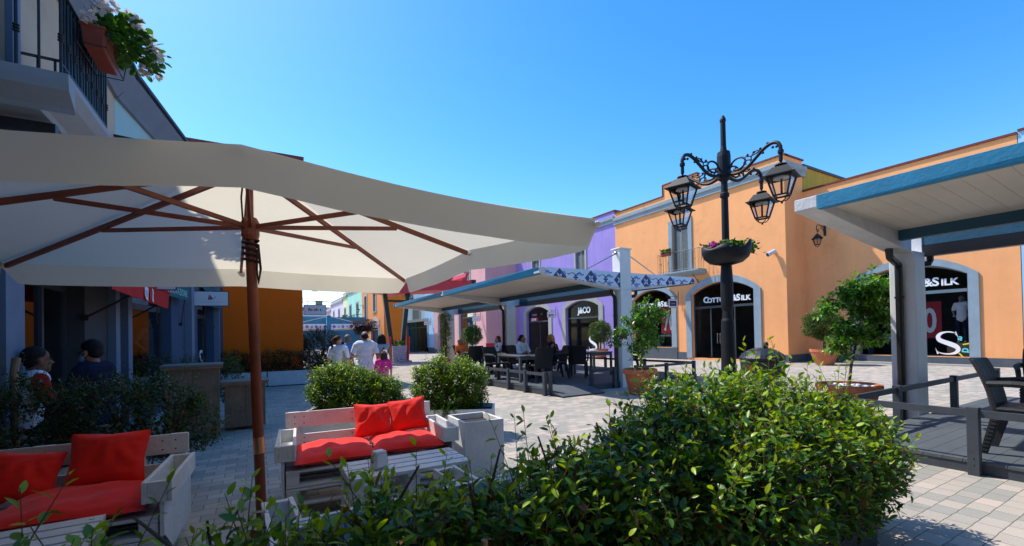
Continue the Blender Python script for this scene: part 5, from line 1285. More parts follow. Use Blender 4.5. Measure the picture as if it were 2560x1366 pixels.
def display_table(label, F, u, d, z0, w=1.3):
    P = thing('display_table', label, 'display table', F(u, d, z0), world=True)
    mb = MB(); ubox(mb, F, u-w/2, u+w/2, d-.5, d, z0+.62, z0+.65); mb.build('table_top', frame_g, P)
    for s in (-1, 1):
        mb = MB(); ubox(mb, F, u+s*(w/2-.03)-.02, u+s*(w/2-.03)+.02, d-.48, d-.02, z0, z0+.619); mb.build('leg', frame_g, P)
    for k, m in enumerate((ltcyan, signwhite, mat('cloth_blue', (.08,.16,.35), .8))):
        mb = MB(); ubox(mb, F, u-w/2+.1+.42*k, u-w/2+.42+.42*k, d-.4, d-.1, z0+.651, z0+.70+.03*k); mb.build('folded_clothes', m, P, bevel=.012)
display_table('shop table with folded blue clothes behind the wing window', FWING, -8.1, -.6, .32)
display_table('shop table with folded clothes in the left peach arch', FPEACH, -18.2, -.6, .55)
def green_awning():
    P = thing('awning', 'small green awning over a far doorway on the mint side of the street', 'awning', (12.6, 75, 2.4), world=True); F = FR(12.6)
    mb = MB(); profile(mb, F, -77.0, -74.2, [(.02,3.5),(1.6,2.75),(1.6,2.4),(1.57,2.4),(1.57,2.72),(.02,3.45)]); mb.build('awning_cloth', greenaw, P)
green_awning()
# ================================================================== foliage tools
def nrm(a): return a/(np.linalg.norm(a, axis=1, keepdims=True)+1e-9)
TPL = np.array([(0,0,0),(.22,-.38,.9),(.22,0,0),(.22,.38,.9),(.55,-.47,1),(.55,0,0),(.55,.47,1),(.84,-.25,.6),(.84,0,0),(.84,.25,.6),(1,0,0)])
TF = [(0,2,1),(0,3,2),(1,2,5,4),(2,3,6,5),(4,5,8,7),(5,6,9,8),(7,8,10),(8,9,10)]
ROUND = np.array([(0,0,0),(-.05,-.42,.8),(.2,0,0),(-.05,.42,.8),(.42,-.56,1),(.5,0,0),(.42,.56,1),(.82,-.38,.7),(.86,0,0),(.82,.38,.7),(.98,0,0)])
def raw_mesh(name, V, faces_flat, sizes, m, parent, attr=None, smooth=True):
    me = bpy.data.meshes.new(name); me.vertices.add(len(V)); me.vertices.foreach_set('co', V.astype(np.float32).ravel())
    me.loops.add(len(faces_flat)); me.loops.foreach_set('vertex_index', faces_flat.astype(np.int32))
    me.polygons.add(len(sizes)); st = np.concatenate([[0], np.cumsum(sizes)[:-1]]).astype(np.int32)
    me.polygons.foreach_set('loop_start', st); me.polygons.foreach_set('loop_total', sizes.astype(np.int32))
    if smooth: me.polygons.foreach_set('use_smooth', np.ones(len(sizes), bool))
    if attr is not None:
        a = me.attributes.new('tone', 'FLOAT', 'POINT'); a.data.foreach_set('value', attr.astype(np.float32))
    me.materials.append(m); me.update(calc_edges=True); me.validate()
    o = bpy.data.objects.new(name, me); col.objects.link(o)
    if parent is not None: o.parent = parent
    return o
def off_of(parent): return np.array(root_of(parent).location) if parent is not None and root_of(parent).name in WORLD else np.zeros(3)
def leaves(name, m, parent, P, D, Ln, Wd, tone, curl=.22, fold=.16, tpl=TPL):
    n = len(P); D = nrm(D); up = np.tile((0,0,1.), (n,1)) + rng.normal(0,.38,(n,3))
    S = nrm(np.cross(D, up)); U = np.cross(S, D); k = len(tpl)
    t = tpl[:,0]; s = tpl[:,1]; h = tpl[:,2]
    cu = curl*(rng.random(n)*1.6-.2); fo = fold*(.4+rng.random(n))
    V = P[:,None,:] + D[:,None,:]*(Ln[:,None]*t[None,:])[:,:,None] + S[:,None,:]*(Wd[:,None]*s[None,:])[:,:,None] \
        + U[:,None,:]*((Wd*fo)[:,None]*h[None,:] - (Ln*cu)[:,None]*(t**2)[None,:])[:,:,None]
    V = V.reshape(-1,3) - off_of(parent)
    flat = np.concatenate([np.array(f) for f in TF]); sz = np.array([len(f) for f in TF])
    F = (flat[None,:] + (np.arange(n)*k)[:,None]).ravel(); SZ = np.tile(sz, n)
    return raw_mesh(name, V, F, SZ, m, parent, np.repeat(tone, k))
def sticks(name, m, parent, A, B, r):
    """thin three sided stems from A to B"""
    n = len(A); D = nrm(B-A); S = nrm(np.cross(D, np.array((.3,.2,1.))+np.zeros((n,3)))); U = np.cross(S, D); V = []
    for P, k in ((A, 1.0), (B, .55)):
        for a in (0, 2.094, 4.189): V.append(P + (S*math.cos(a)+U*math.sin(a))*(r*k)[:,None])
    V = np.stack(V, 1).reshape(-1,3) - off_of(parent); f = np.array([0,1,4,3, 1,2,5,4, 2,0,3,5])
    F = (f[None,:] + (np.arange(n)*6)[:,None]).ravel()
    return raw_mesh(name, V, F, np.full(n*3, 4), m, parent)
def shoots(P, D, ln, k, leaf, tone0, young=.5, spread=.9, wr=.48):
    """k leaves spiralling up every shoot; returns leaf arrays"""
    n = len(P); D = nrm(D); S = nrm(np.cross(D, rng.normal(0,1,(n,3)))); U = np.cross(S, D); oP=[];oD=[];oL=[];oW=[];oT=[]
    ph = rng.random(n)*6.28
    for i in range(k):
        t = (i+.6)/k; a = ph + i*2.4; rad = S*np.cos(a)[:,None] + U*np.sin(a)[:,None]
        pos = P + D*(ln*t)[:,None] + rad*.004
        w = spread*(1.3-.7*t); d = D*(.10+.62*t) + rad*w + rng.normal(0,.16,(n,3)); d[:,2] -= .10*(1-t)
        sz = leaf*(1-.38*t)*(.7+.6*rng.random(n))
        oP.append(pos); oD.append(d); oL.append(sz); oW.append(sz*wr*(.85+.3*rng.random(n)))
        oT.append(np.clip(tone0 + young*t**2 + rng.normal(0,.13,n), 0, .96))
    return [np.concatenate(x) for x in (oP,oD,oL,oW,oT)]
def blob_points(blobs, dens, zmin, rlo=.72, rhi=1.03, bump=.10, seed=0):
    """random points in the outer shell of a union of ellipsoids, with outward directions"""
    g = np.random.default_rng(seed); OP=[];OD=[]
    for bi, (c, r) in enumerate(blobs):
        c = np.array(c); r = np.array(r); area = 4*math.pi*((r[0]*r[1])**1.6/3+(r[0]*r[2])**1.6/3+(r[1]*r[2])**1.6/3)**(1/1.6)
        n = int(area*dens); v = g.normal(0,1,(n,3)); v /= np.linalg.norm(v,axis=1,keepdims=True)
        nz = 1 + bump*(np.sin(v[:,0]*5+bi*1.7)*np.sin(v[:,1]*6+bi)+.7*np.sin(v[:,2]*7+v[:,0]*4+bi*2.3))
        rr = (rlo+(rhi-rlo)*g.random(n)**.6)*nz; P = c + v*r*rr[:,None]; keep = P[:,2] > zmin
        for bj, (c2, r2) in enumerate(blobs):
            if bj != bi: keep &= (((P-np.array(c2))/np.array(r2))**2).sum(1) > .45
        nn = v/r; nn /= np.linalg.norm(nn,axis=1,keepdims=True); OP.append(P[keep]); OD.append(nn[keep])
    return np.concatenate(OP), np.concatenate(OD)
def hedge(T, blobs, dens, zmin, leaf, k=7, m=None, slen=.15, up=.55, tone0=.28, young=.5, seed=1, odd=.012, inner=.5, wild=0, trunk=None, stem_r=.0022):
    m = m or leaf_h
    P, N = blob_points(blobs, dens, zmin, seed=seed); n = len(P)
    D = N*.75 + np.array((0,0,up)) + rng.normal(0,.35,(n,3)); D = nrm(D); L = slen*(.6+.8*rng.random(n))
    base = P - D*(L*.75)[:,None]
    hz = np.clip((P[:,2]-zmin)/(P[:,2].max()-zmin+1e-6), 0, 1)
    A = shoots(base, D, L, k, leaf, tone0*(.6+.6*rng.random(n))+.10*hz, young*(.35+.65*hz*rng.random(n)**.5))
    if wild:
        i = rng.choice(n, wild, replace=False); i = i[N[i,2] > .1]; q = len(i); DW = nrm(D[i]*.5+np.array((0,0,.7))+rng.normal(0,.3,(q,3))); LW = slen*(1.2+1.0*rng.random(q))
        B = shoots(P[i]-DW*.03, DW, LW, 9, leaf*.95, np.full(q,.42), .5); A = [np.concatenate(x) for x in zip(A, B)]
        base = np.concatenate([base, P[i]-DW*.03]); D = np.concatenate([D, DW]); L = np.concatenate([L, LW])
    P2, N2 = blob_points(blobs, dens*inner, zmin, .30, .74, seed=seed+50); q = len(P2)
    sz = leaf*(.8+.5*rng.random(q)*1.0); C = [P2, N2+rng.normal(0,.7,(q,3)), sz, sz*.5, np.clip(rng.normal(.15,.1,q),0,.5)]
    A = [np.concatenate(x) for x in zip(A, C)]
    od = rng.random(len(A[4])) < odd; A[4][od] = 1.0
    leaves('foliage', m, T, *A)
    cen = np.array([min(blobs, key=lambda b: np.linalg.norm(np.array(b[0])-p))[0] for p in base[::6]]); 
    a2 = base[::6]*.55+cen*.45; a2[:,2] = np.minimum(a2[:,2], base[::6][:,2]-.03)
    sticks('branches', stemm, T, np.concatenate([base, a2]), np.concatenate([base+D*L[:,None], base[::6]]), np.concatenate([np.full(len(base), stem_r), np.full(len(a2), stem_r*1.9)]))
    for pts, r in trunk or (): mb = MB(); mb.tube(pts, r, 7); mb.build('stem', barkm, T)
def dark_planter(label, loc, rz, w, d, h):
    P = thing('planter_box', label, 'planter', loc, rz); mb = MB(); t = .03
    mb.box(-w/2, w/2, -d/2, -d/2+t, 0, h); mb.box(-w/2, w/2, d/2-t, d/2, 0, h); mb.box(-w/2, -w/2+t, -d/2+t, d/2-t, 0, h-.002); mb.box(w/2-t, w/2, -d/2+t, d/2-t, 0, h-.002); mb.build('box', anth, P, bevel=.005)
    mb = MB(); mb.box(-w/2+t, w/2-t, -d/2+t, d/2-t, .05, h-.05); mb.build('soil', soil, P)
# ------------------------------------------------------------------ hedges and shrubs
def tk(xs, y, z0, z1, r=.018, sp=.12):
    out = []
    for x in xs:
        out.append(([(x, y, z0), (x+.02, y+.03, (z0+z1)/2), (x+random.uniform(-sp,sp), y+random.uniform(-sp,sp), z1)], [r, r*.8, r*.4]))
        for q in range(3): out.append(([(x+.01, y+.01, z0+.18+.12*q), (x+random.uniform(-.2,.2), y+random.uniform(-.2,.2), z0+.45+.12*q)], [r*.55, r*.25]))
    return out
T = thing('hedge', 'glossy green hedge along the bottom of the picture, nearest the camera and partly blurred', 'hedge', (.5, 1.45, 0), world=True)
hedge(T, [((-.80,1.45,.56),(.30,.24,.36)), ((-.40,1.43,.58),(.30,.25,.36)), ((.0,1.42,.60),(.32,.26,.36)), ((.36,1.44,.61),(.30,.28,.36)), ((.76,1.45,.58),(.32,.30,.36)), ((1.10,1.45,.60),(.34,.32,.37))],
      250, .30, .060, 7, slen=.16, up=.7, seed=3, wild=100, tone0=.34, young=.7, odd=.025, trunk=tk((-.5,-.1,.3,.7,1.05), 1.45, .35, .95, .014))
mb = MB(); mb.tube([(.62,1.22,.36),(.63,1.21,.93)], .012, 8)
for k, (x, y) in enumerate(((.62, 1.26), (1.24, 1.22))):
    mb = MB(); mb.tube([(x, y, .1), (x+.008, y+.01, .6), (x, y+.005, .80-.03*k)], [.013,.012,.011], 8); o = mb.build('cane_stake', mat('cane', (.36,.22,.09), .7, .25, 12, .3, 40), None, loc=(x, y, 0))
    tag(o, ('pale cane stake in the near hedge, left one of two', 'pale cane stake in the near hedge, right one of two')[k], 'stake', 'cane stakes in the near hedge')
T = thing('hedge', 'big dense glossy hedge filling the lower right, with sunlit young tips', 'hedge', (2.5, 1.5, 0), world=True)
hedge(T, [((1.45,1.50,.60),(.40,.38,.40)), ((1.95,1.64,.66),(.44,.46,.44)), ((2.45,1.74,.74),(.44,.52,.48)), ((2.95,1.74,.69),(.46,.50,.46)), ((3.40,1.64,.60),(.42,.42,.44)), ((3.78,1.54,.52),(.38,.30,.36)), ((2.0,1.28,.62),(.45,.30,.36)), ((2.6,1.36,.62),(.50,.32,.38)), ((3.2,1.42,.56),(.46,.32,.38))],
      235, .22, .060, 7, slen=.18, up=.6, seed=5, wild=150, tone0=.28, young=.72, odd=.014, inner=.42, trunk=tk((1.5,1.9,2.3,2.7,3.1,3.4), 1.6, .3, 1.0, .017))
dark_planter('dark grey planter box under the big dense hedge', (2.45, 1.70, 0), 0, 2.2, .74, .36)
T = thing('shrub', 'left of the two sunny shrubs behind the red cushioned sofa', 'shrub', (1.25, 6.72, 0), world=True)
hedge(T, [((.99,6.95,.70),(.36,.34,.38)), ((1.30,6.77,.66),(.38,.34,.36)), ((1.58,6.61,.55),(.34,.32,.36)), ((1.28,6.7,.46),(.46,.34,.26))], 520, .28, .050, 7, slen=.13, seed=9, wild=60, tone0=.32, young=.65, odd=.014, trunk=tk((.95,1.25,1.55), 6.75, .3, .8))
T = thing('shrub', 'right of the two sunny shrubs, just behind the end of the sofa', 'shrub', (2.46, 6.09, 0), world=True)
hedge(T, [((2.28,6.2,.72),(.34,.32,.40)), ((2.66,5.98,.72),(.34,.32,.40)), ((2.46,6.05,.46),(.42,.34,.32))], 540, .20, .050, 7, slen=.13, seed=11, wild=60, tone0=.32, young=.65, odd=.02, trunk=tk((2.25,2.5,2.7), 6.05, .3, .8))
T = thing('hedge', 'dark hedge in shade behind the left sofa, in front of the masked man', 'hedge', (-1.4, 5.4, 0), world=True)
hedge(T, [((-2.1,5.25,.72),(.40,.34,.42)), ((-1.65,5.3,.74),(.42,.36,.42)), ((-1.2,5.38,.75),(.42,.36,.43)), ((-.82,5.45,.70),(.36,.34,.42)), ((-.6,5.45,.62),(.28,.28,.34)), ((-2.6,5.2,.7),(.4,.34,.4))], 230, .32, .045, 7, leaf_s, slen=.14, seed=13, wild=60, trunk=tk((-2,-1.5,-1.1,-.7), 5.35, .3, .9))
T = thing('shrub', 'small shaded shrub between the two wooden counters', 'shrub', (-.45, 9.3, 0), world=True)
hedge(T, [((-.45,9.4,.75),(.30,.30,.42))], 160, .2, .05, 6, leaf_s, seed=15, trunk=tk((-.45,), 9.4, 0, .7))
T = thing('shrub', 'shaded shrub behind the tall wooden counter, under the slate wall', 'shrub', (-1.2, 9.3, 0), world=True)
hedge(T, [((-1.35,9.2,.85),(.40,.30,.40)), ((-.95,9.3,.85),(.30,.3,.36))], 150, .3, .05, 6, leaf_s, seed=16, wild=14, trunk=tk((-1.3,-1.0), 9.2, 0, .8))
T = thing('hedge', 'dark clipped hedge growing in the two white planters by the orange wall', 'hedge', (.3, 16.95, gr(17)), world=True)
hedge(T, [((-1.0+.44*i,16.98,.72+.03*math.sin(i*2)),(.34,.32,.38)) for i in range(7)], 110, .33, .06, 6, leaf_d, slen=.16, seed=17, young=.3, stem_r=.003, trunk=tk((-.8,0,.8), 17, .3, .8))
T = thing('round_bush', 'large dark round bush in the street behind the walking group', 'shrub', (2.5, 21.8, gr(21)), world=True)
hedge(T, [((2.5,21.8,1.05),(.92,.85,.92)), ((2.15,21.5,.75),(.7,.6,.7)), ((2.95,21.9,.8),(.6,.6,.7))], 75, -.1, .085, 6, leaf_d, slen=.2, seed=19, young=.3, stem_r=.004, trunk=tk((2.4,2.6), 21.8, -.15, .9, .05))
# ------------------------------------------------------------------ potted plants
def pot_mesh(P, r, h, name='pot'):
    mb = MB(); mb.lathe([(r*.62,0),(r*.66,.02),(r*.78,h*.45),(r*.80,h*.46),(r*.80,h*.50),(r*.88,h*.78),(r*.95,h*.79),(r,h*.83),(r*1.0,h*.96),(r*.97,h),(r*.88,h),(r*.86,h*.9),(0,h*.88)], (0,0,0), 32, cap=False); mb.build(name, terracotta, P, smooth=False)
    mb = MB(); mb.lathe([(r*.87,h*.885),(0,h*.91)], (0,0,0), 20); return mb
def citrus(label, loc, r, h, tr, clusters, leafL=.105, pebbles=False, seed=0, nk=1.0):
    P = thing('potted_citrus', label, 'potted tree', loc); s = pot_mesh(P, r, h); s.build('soil', soil, P)
    if pebbles:
        mb = MB()
        for i in range(46):
            a, q = random.random()*6.28, r*.8*math.sqrt(random.random()); mb.sphere((q*math.cos(a), q*math.sin(a), h*.92), .04+.02*random.random(), .035, .022, 7, 5)
        mb.build('pebbles', signwhite, P)
    mb = MB(); top = V3(tr); mb.tube([(0,0,h*.85), (top[0]*.4, top[1]*.4, h+(top[2]-h)*.5), tuple(top)], [.024,.022,.018], 8); mb.build('trunk', barkm, P)
    A = []; B = []; LP=[];LD=[];g = np.random.default_rng(seed)
    for c, rad, n in clusters:
        c = V3(c); A.append(top); B.append(c)
        for i in range(int(n*nk)):
            d = g.normal(0,1,3); d[2] = d[2]*.6+.35; d /= np.linalg.norm(d); tip = c + d*rad*(.5+.6*g.random()); A.append(c); B.append(tip); LP.append(tip-d*.10); LD.append(d)
    sticks('branches', stemm, P, np.array(A), np.array(B), np.full(len(A), .006))
    LP = np.array(LP); LD = np.array(LD); n = len(LP)
    arr = shoots(LP, LD, np.full(n,.15), 9, leafL, .2+.3*g.random(n), .45, 1.0, .46)
    leaves('crown', leaf_c, P, *arr, curl=.3)
L0 = (7.91, 7.56, gr(7.6))
citrus('terracotta potted citrus tree in front of the white column of the long terrace', L0, .40, .60, (.12,-.02,1.05),
       [((.15,-.1,1.95),.34,34), ((.42,-.2,1.85),.28,22), ((-.15,.05,1.75),.30,26), ((.1,.0,1.55),.30,30), ((-.35,.15,1.35),.30,26), ((.2,-.1,1.25),.34,32), ((.05,.1,1.05),.26,20), ((-.55,.3,1.25),.18,10)], seed=1)
citrus('terracotta potted citrus tree with white pebbles beside the near terrace column', (8.25, 3.42, 0), .44, .56, (.32,.02,1.15),
       [((.72,-.02,2.12),.30,32), ((.46,.05,1.98),.28,30), ((.95,-.18,2.05),.24,20), ((.18,.34,1.80),.20,16), ((.62,-.0,1.7),.32,38), ((.88,-.12,1.55),.24,20), ((.36,.12,1.38),.25,26), ((.72,.0,1.25),.24,20), ((.22,.18,1.14),.20,14)], .115, True, seed=2, nk=1.6)
def topiary(label, loc, pr, ph, r, tz, dens, leaf, seed, flat=1.0):
    P = thing('ball_topiary', label, 'topiary', loc, world=True); x, y, z = loc
    mb = MB(); q = MB(); prof = [(pr*.62,0),(pr*.80,ph*.46),(pr*.82,ph*.5),(pr*.95,ph*.8),(pr,ph*.84),(pr,ph),(pr*.88,ph),(pr*.86,ph*.9),(0,ph*.88)]
    mb.lathe(prof, loc, 24, cap=False); mb.build('pot', terracotta, P)
    c = (x, y, z+tz); hedge(P, [(c, (r, r, r*flat))], dens, z+.1, leaf, 5, leaf_b, slen=.13, up=.2, seed=seed, young=.4, stem_r=.004, inner=.9)
    mb = MB(); mb.tube([(x,y,z+ph*.8), (x+.03,y,z+tz-r*.5)], .05, 8); mb.build('trunk', barkm, P)
topiary('clipped round tree in a terracotta pot in the corner of the peach buildings', (20.1, 9.15, 0), .52, .62, .72, 1.62, 260, .07, 21, .88)
topiary('clipped ball tree in a pot before the second lilac arch', (19.4, 21.9, gr(22)), .5, .6, .72, 1.75, 200, .08, 22)
topiary('clipped ball tree in a pot in front of the pink doorway', (14.0, 30.0, gr(30)), .5, .6, .75, 1.75, 170, .09, 23)
P = thing('climbing_plant', 'tall thin leafy plant climbing beside the far terrace column', 'plant', (8.1, 20.6, gr(20)), world=True)
hedge(P, [((8.1,20.6,.6),(.30,.30,.5)), ((8.15,20.6,1.6),(.28,.28,.55)), ((8.2,20.6,2.35),(.30,.3,.35))], 60, 0, .09, 6, leaf_c, slen=.2, seed=25, stem_r=.004, trunk=[([(8.1,20.6,-.2),(8.2,20.6,2.3)],[.03,.015])])
mb = MB(); mb.lathe([(.22,0),(.3,.4),(.32,.44),(.26,.44)], (8.1,20.6,gr(20)), 18); mb.build('pot', terracotta, P)
def flowers(name, P, c, r, n, m, size):
    """round flower heads made of small petals"""
    pos=[];d=[]
    for q in c:
        v = rng.normal(0,1,(n,3)); v = nrm(v); pos.append(np.array(q)+v*r*.6); d.append(v+rng.normal(0,.5,(n,3)))
    pos = np.concatenate(pos); d = np.concatenate(d); k = len(pos); L = size*(.8+.4*rng.random(k))
    leaves(name, m, P, pos, d, L, L*.9, np.zeros(k), curl=.1, fold=.1, tpl=ROUND)
def geranium(P, c, ext, n, leaf, heads, hr, hm, drape=(0,0,0), hn=26, ps=.03):
    p = np.array(c) + (rng.random((n,3))-.5)*2*np.array(ext) + rng.random((n,1))**2*np.array(drape); d = (p-np.array(c))/np.array(ext) + rng.normal(0,.5,(n,3)) + np.array((0,0,.35))
    L = leaf*(.7+.6*rng.random(n)); leaves('leaves', leaf_g, P, p, d, L, L*.95, np.clip(rng.normal(.42,.18,n),0,.95), curl=.1, fold=.12, tpl=ROUND)
    for q in heads: flowers('flower_head', P, [q], hr, hn, hm, ps)
# lamp bowl planting
P = thing('flower_planting', 'pink flowers and green leaves growing in the bowl on the lamp post', 'flowers', (6.95, 4.63, 2.84))
geranium(P, (0,0,.03), (.28,.28,.06), 420, .05, [(-.25,.05,.08),(-.29,.0,.04),(-.18,.12,.10),(-.10,.16,.10),(-.26,.10,.06)], .05, petal_p, hn=30, ps=.03)
p = rng.normal(0,1,(110,3))*np.array((.09,.07,.06))+np.array((.38,-.18,.03)); leaves('trailing_leaves', leaf_g, P, p, rng.normal(0,1,(110,3)), np.full(110,.05), np.full(110,.05), np.clip(rng.normal(.4,.2,110),0,.95), tpl=ROUND)
def flower_box(label, loc, rz, w, d, h, m, heads, hm, n=220, leaf=.05, drape=(0,0,0), ext=None, holder=False, cz=None):
    P = thing('flower_box', label, 'flower box', loc, rz)
    mb = MB(); mb.hexa([(-w/2*.88,-d/2*.8,0),(w/2*.88,-d/2*.8,0),(w/2*.88,d/2*.8,0),(-w/2*.88,d/2*.8,0),(-w/2,-d/2,h),(w/2,-d/2,h),(w/2,d/2,h),(-w/2,d/2,h)])
    mb.box(-w/2-.008, w/2+.008, -d/2-.008, d/2+.008, h-.022, h+.002); mb.build('box', m, P, bevel=.006)
    if holder:
        mb = MB()
        for x in (-w/2-.02, w/2+.02): mb.tube([(x,d/2+.06,h+.05),(x,d/2+.03,h*.75),(x,d/2+.02,-.01),(x,-d/2-.02,-.01),(x,-d/2-.04,h*.7)], .006, 5)
        for y, z in ((-d/2-.035,h*.7), (-d/2-.02,0), (d/2+.02,0)): mb.tube([(-w/2-.02,y,z),(w/2+.02,y,z)], .006, 5)
        mb.build('holder', iron, P)
    geranium(P, (0,0,h+.05) if cz is None else cz, ext or (w/2,d/2+.03,.08), n, leaf, heads, .06 if holder else .045, hm, drape, 34 if holder else 26, .042 if holder else .03)
    return P
flower_box('terracotta red flower box with white geraniums hanging on the near left balcony', (-1.27, 5.66, 4.19), PI/2, .56, .17, .19, redterra,
    [(-.31,.02,.24),(-.22,-.12,.44),(-.10,-.22,.44),(.05,-.30,.40),(.16,-.36,.33),(-.05,-.36,.33),(.26,-.38,.24),(.10,-.42,.24),(.36,-.36,.16),(-.16,-.30,.38),(.24,-.30,.12),(.0,-.40,.20),(.34,-.26,.30),(-.28,-.06,.36)], petal_w, 480, .055, (.05,-.2,-.05), (.28,.17,.14), True, (.04,-.12,.28))
flower_box('small terracotta flower box with white flowers on the peach balcony rail', (20.10, 17.05, 5.72), -PI/2, .62, .2, .22, redterra, [(-.2,0,.33),(0,.05,.35),(.2,-.03,.33),(.1,.06,.3)], petal_w, 160, .08)
flower_box('dark flower box with drooping plants on the far mint balcony', (11.65, 70.6, 4.3), -PI/2, 1.2, .3, .3, redterra, [(0,0,.5)], petal_r, 120, .16, ext=(.6,.3,.25))
P = thing('flower_planting', 'red and green flowers standing in the tiled planter of the red pergola', 'flowers', (8.3, 29.9, gr(30)+1.12))
geranium(P, (0,0,.12), (.42,.55,.16), 260, .10, [(-.2,-.3,.35),(.1,-.2,.4),(.25,.1,.36),(-.1,.2,.38)], .06, petal_r, ps=.05)
P = thing('planter_post', 'dark red trailing plant on a post behind the man in the white shirt', 'planter', (5.1, 25.0, gr(25)), world=True)
mb = MB(); mb.lathe([(.12,gr(25)),(.10,1.0),(.08,2.0)], (5.1,25,0), 12); mb.build('post', lampmetal, P)
mb = MB(); mb.lathe([(.15,1.78),(.4,1.92),(.46,2.1)], (5.1,25,0), 18); mb.build('bowl', lampmetal, P)
hedge(P, [((5.1,25,2.12),(.68,.6,.36)), ((5.1,25,1.85),(.5,.45,.25))], 60, 1.5, .09, 6, leaf_r, slen=.18, up=.1, seed=31, odd=0, stem_r=.004)
def palm(label, loc, h, n, L, seed):
    P = thing('palm_tree', label, 'palm', loc); g = np.random.default_rng(seed); mb = MB(); mb.tube([(0,0,0),(.1,0,h*.5),(0,.1,h)], [.2,.16,.14], 8); mb.build('trunk', barkm, P)
    pp=[];dd=[]; mb = MB()
    for i in range(n):
        a = g.random()*6.28; e = .2+1.0*g.random(); o = np.array((math.cos(a), math.sin(a), 0)); pts=[]
        for k in range(9):
            t = k/8; pts.append(np.array((0,.1,h)) + o*L*t*math.cos(e*.6) + np.array((0,0,1))*(L*t*math.sin(e) - L*.9*t*t*.8))
        mb.tube(pts, [.02]*5+[.012]*4, 4)
        for k in range(1,9):
            for s in (-1, 1):
                for j in range(2): q = pts[k-1]+(pts[k]-pts[k-1])*(j/2); pp.append(q); dd.append(np.cross(o, (0,0,1))*s + o*.5 + np.array((0,0,-.25)))
    mb.build('frond_ribs', mat('palm_rib', (.12,.14,.03), .7), P); k = len(pp); leaves('fronds', leaf_p, P, np.array(pp), np.array(dd), np.full(k, L*.34), np.full(k,.07), np.clip(g.normal(.5,.25,k),0,.95), curl=.4)
palm('palm tree with arching fronds left of the far tiled terrace', (5.6, 60, -.6), 3.2, 22, 2.4, 1)
palm('low bright palm in front of the taller far palm', (6.9, 57, -.6), 2.0, 20, 2.0, 2)
T = thing('round_bush', 'low dark shrub beside the far shop doorway under the green awning', 'shrub', (11.6, 74.5, gr(74)), world=True)
hedge(T, [((11.6,74.5,.3),(.5,.6,1.2))], 22, -.8, .16, 6, leaf_b, slen=.3, seed=33, stem_r=.005)

# ================================================================== people
skin_l = mat('skin', (.50,.26,.17), .55, .06, 12, spec=.35); skin_t = mat('tanned_skin', (.36,.15,.085), .55, .06, 12, spec=.35); skin_d = mat('dark_skin', (.20,.085,.05), .55, .06, 12, spec=.35)
hair_k = mat('black_hair', (.012,.010,.010), .65, .3, 30, .3, 90, spec=.2); hair_b = mat('brown_hair', (.055,.022,.012), .65, .3, 30, .3, 90, spec=.2); hair_y = mat('blonde_hair', (.46,.26,.06), .65, .3, 30, .3, 90, spec=.2); hair_g = mat('grey_hair', (.14,.12,.11), .6, .3, 30, .3, 90); hair_r = mat('red_brown_hair', (.13,.03,.015), .65, .3, 30, .3, 90, spec=.2)
def cloth(n, c): return mat(n, c, .9, .08, 8, .35, 20, spec=.15)
def blobmesh(name, caps, ells, vox, m, parent, smooth=4):
    mb = MB()
    for a, b, r0, r1 in caps:
        mb.tube([a, b], [r0, r1], 12); mb.sphere(a, r0, nu=12, nv=8); mb.sphere(b, r1, nu=12, nv=8)
    for c, r in ells: mb.sphere(c, *r, nu=16, nv=12)
    me = bpy.data.meshes.new(name); me.from_pydata([tuple(v) for v in mb.v], [], mb.f); t = bpy.data.objects.new(name+'_tmp', me); col.objects.link(t)
    q = t.modifiers.new('r', 'REMESH'); q.mode = 'VOXEL'; q.voxel_size = vox; s = t.modifiers.new('s', 'SMOOTH'); s.iterations = smooth; s.factor = .5
    dg = bpy.context.evaluated_depsgraph_get(); out = bpy.data.meshes.new_from_object(t.evaluated_get(dg)); out.name = name
    bpy.data.objects.remove(t); bpy.data.meshes.remove(me)
    out.materials.clear(); out.materials.append(m); out.polygons.foreach_set('use_smooth', [True]*len(out.polygons))
    o = bpy.data.objects.new(name, out); col.objects.link(o); o.parent = parent; return o
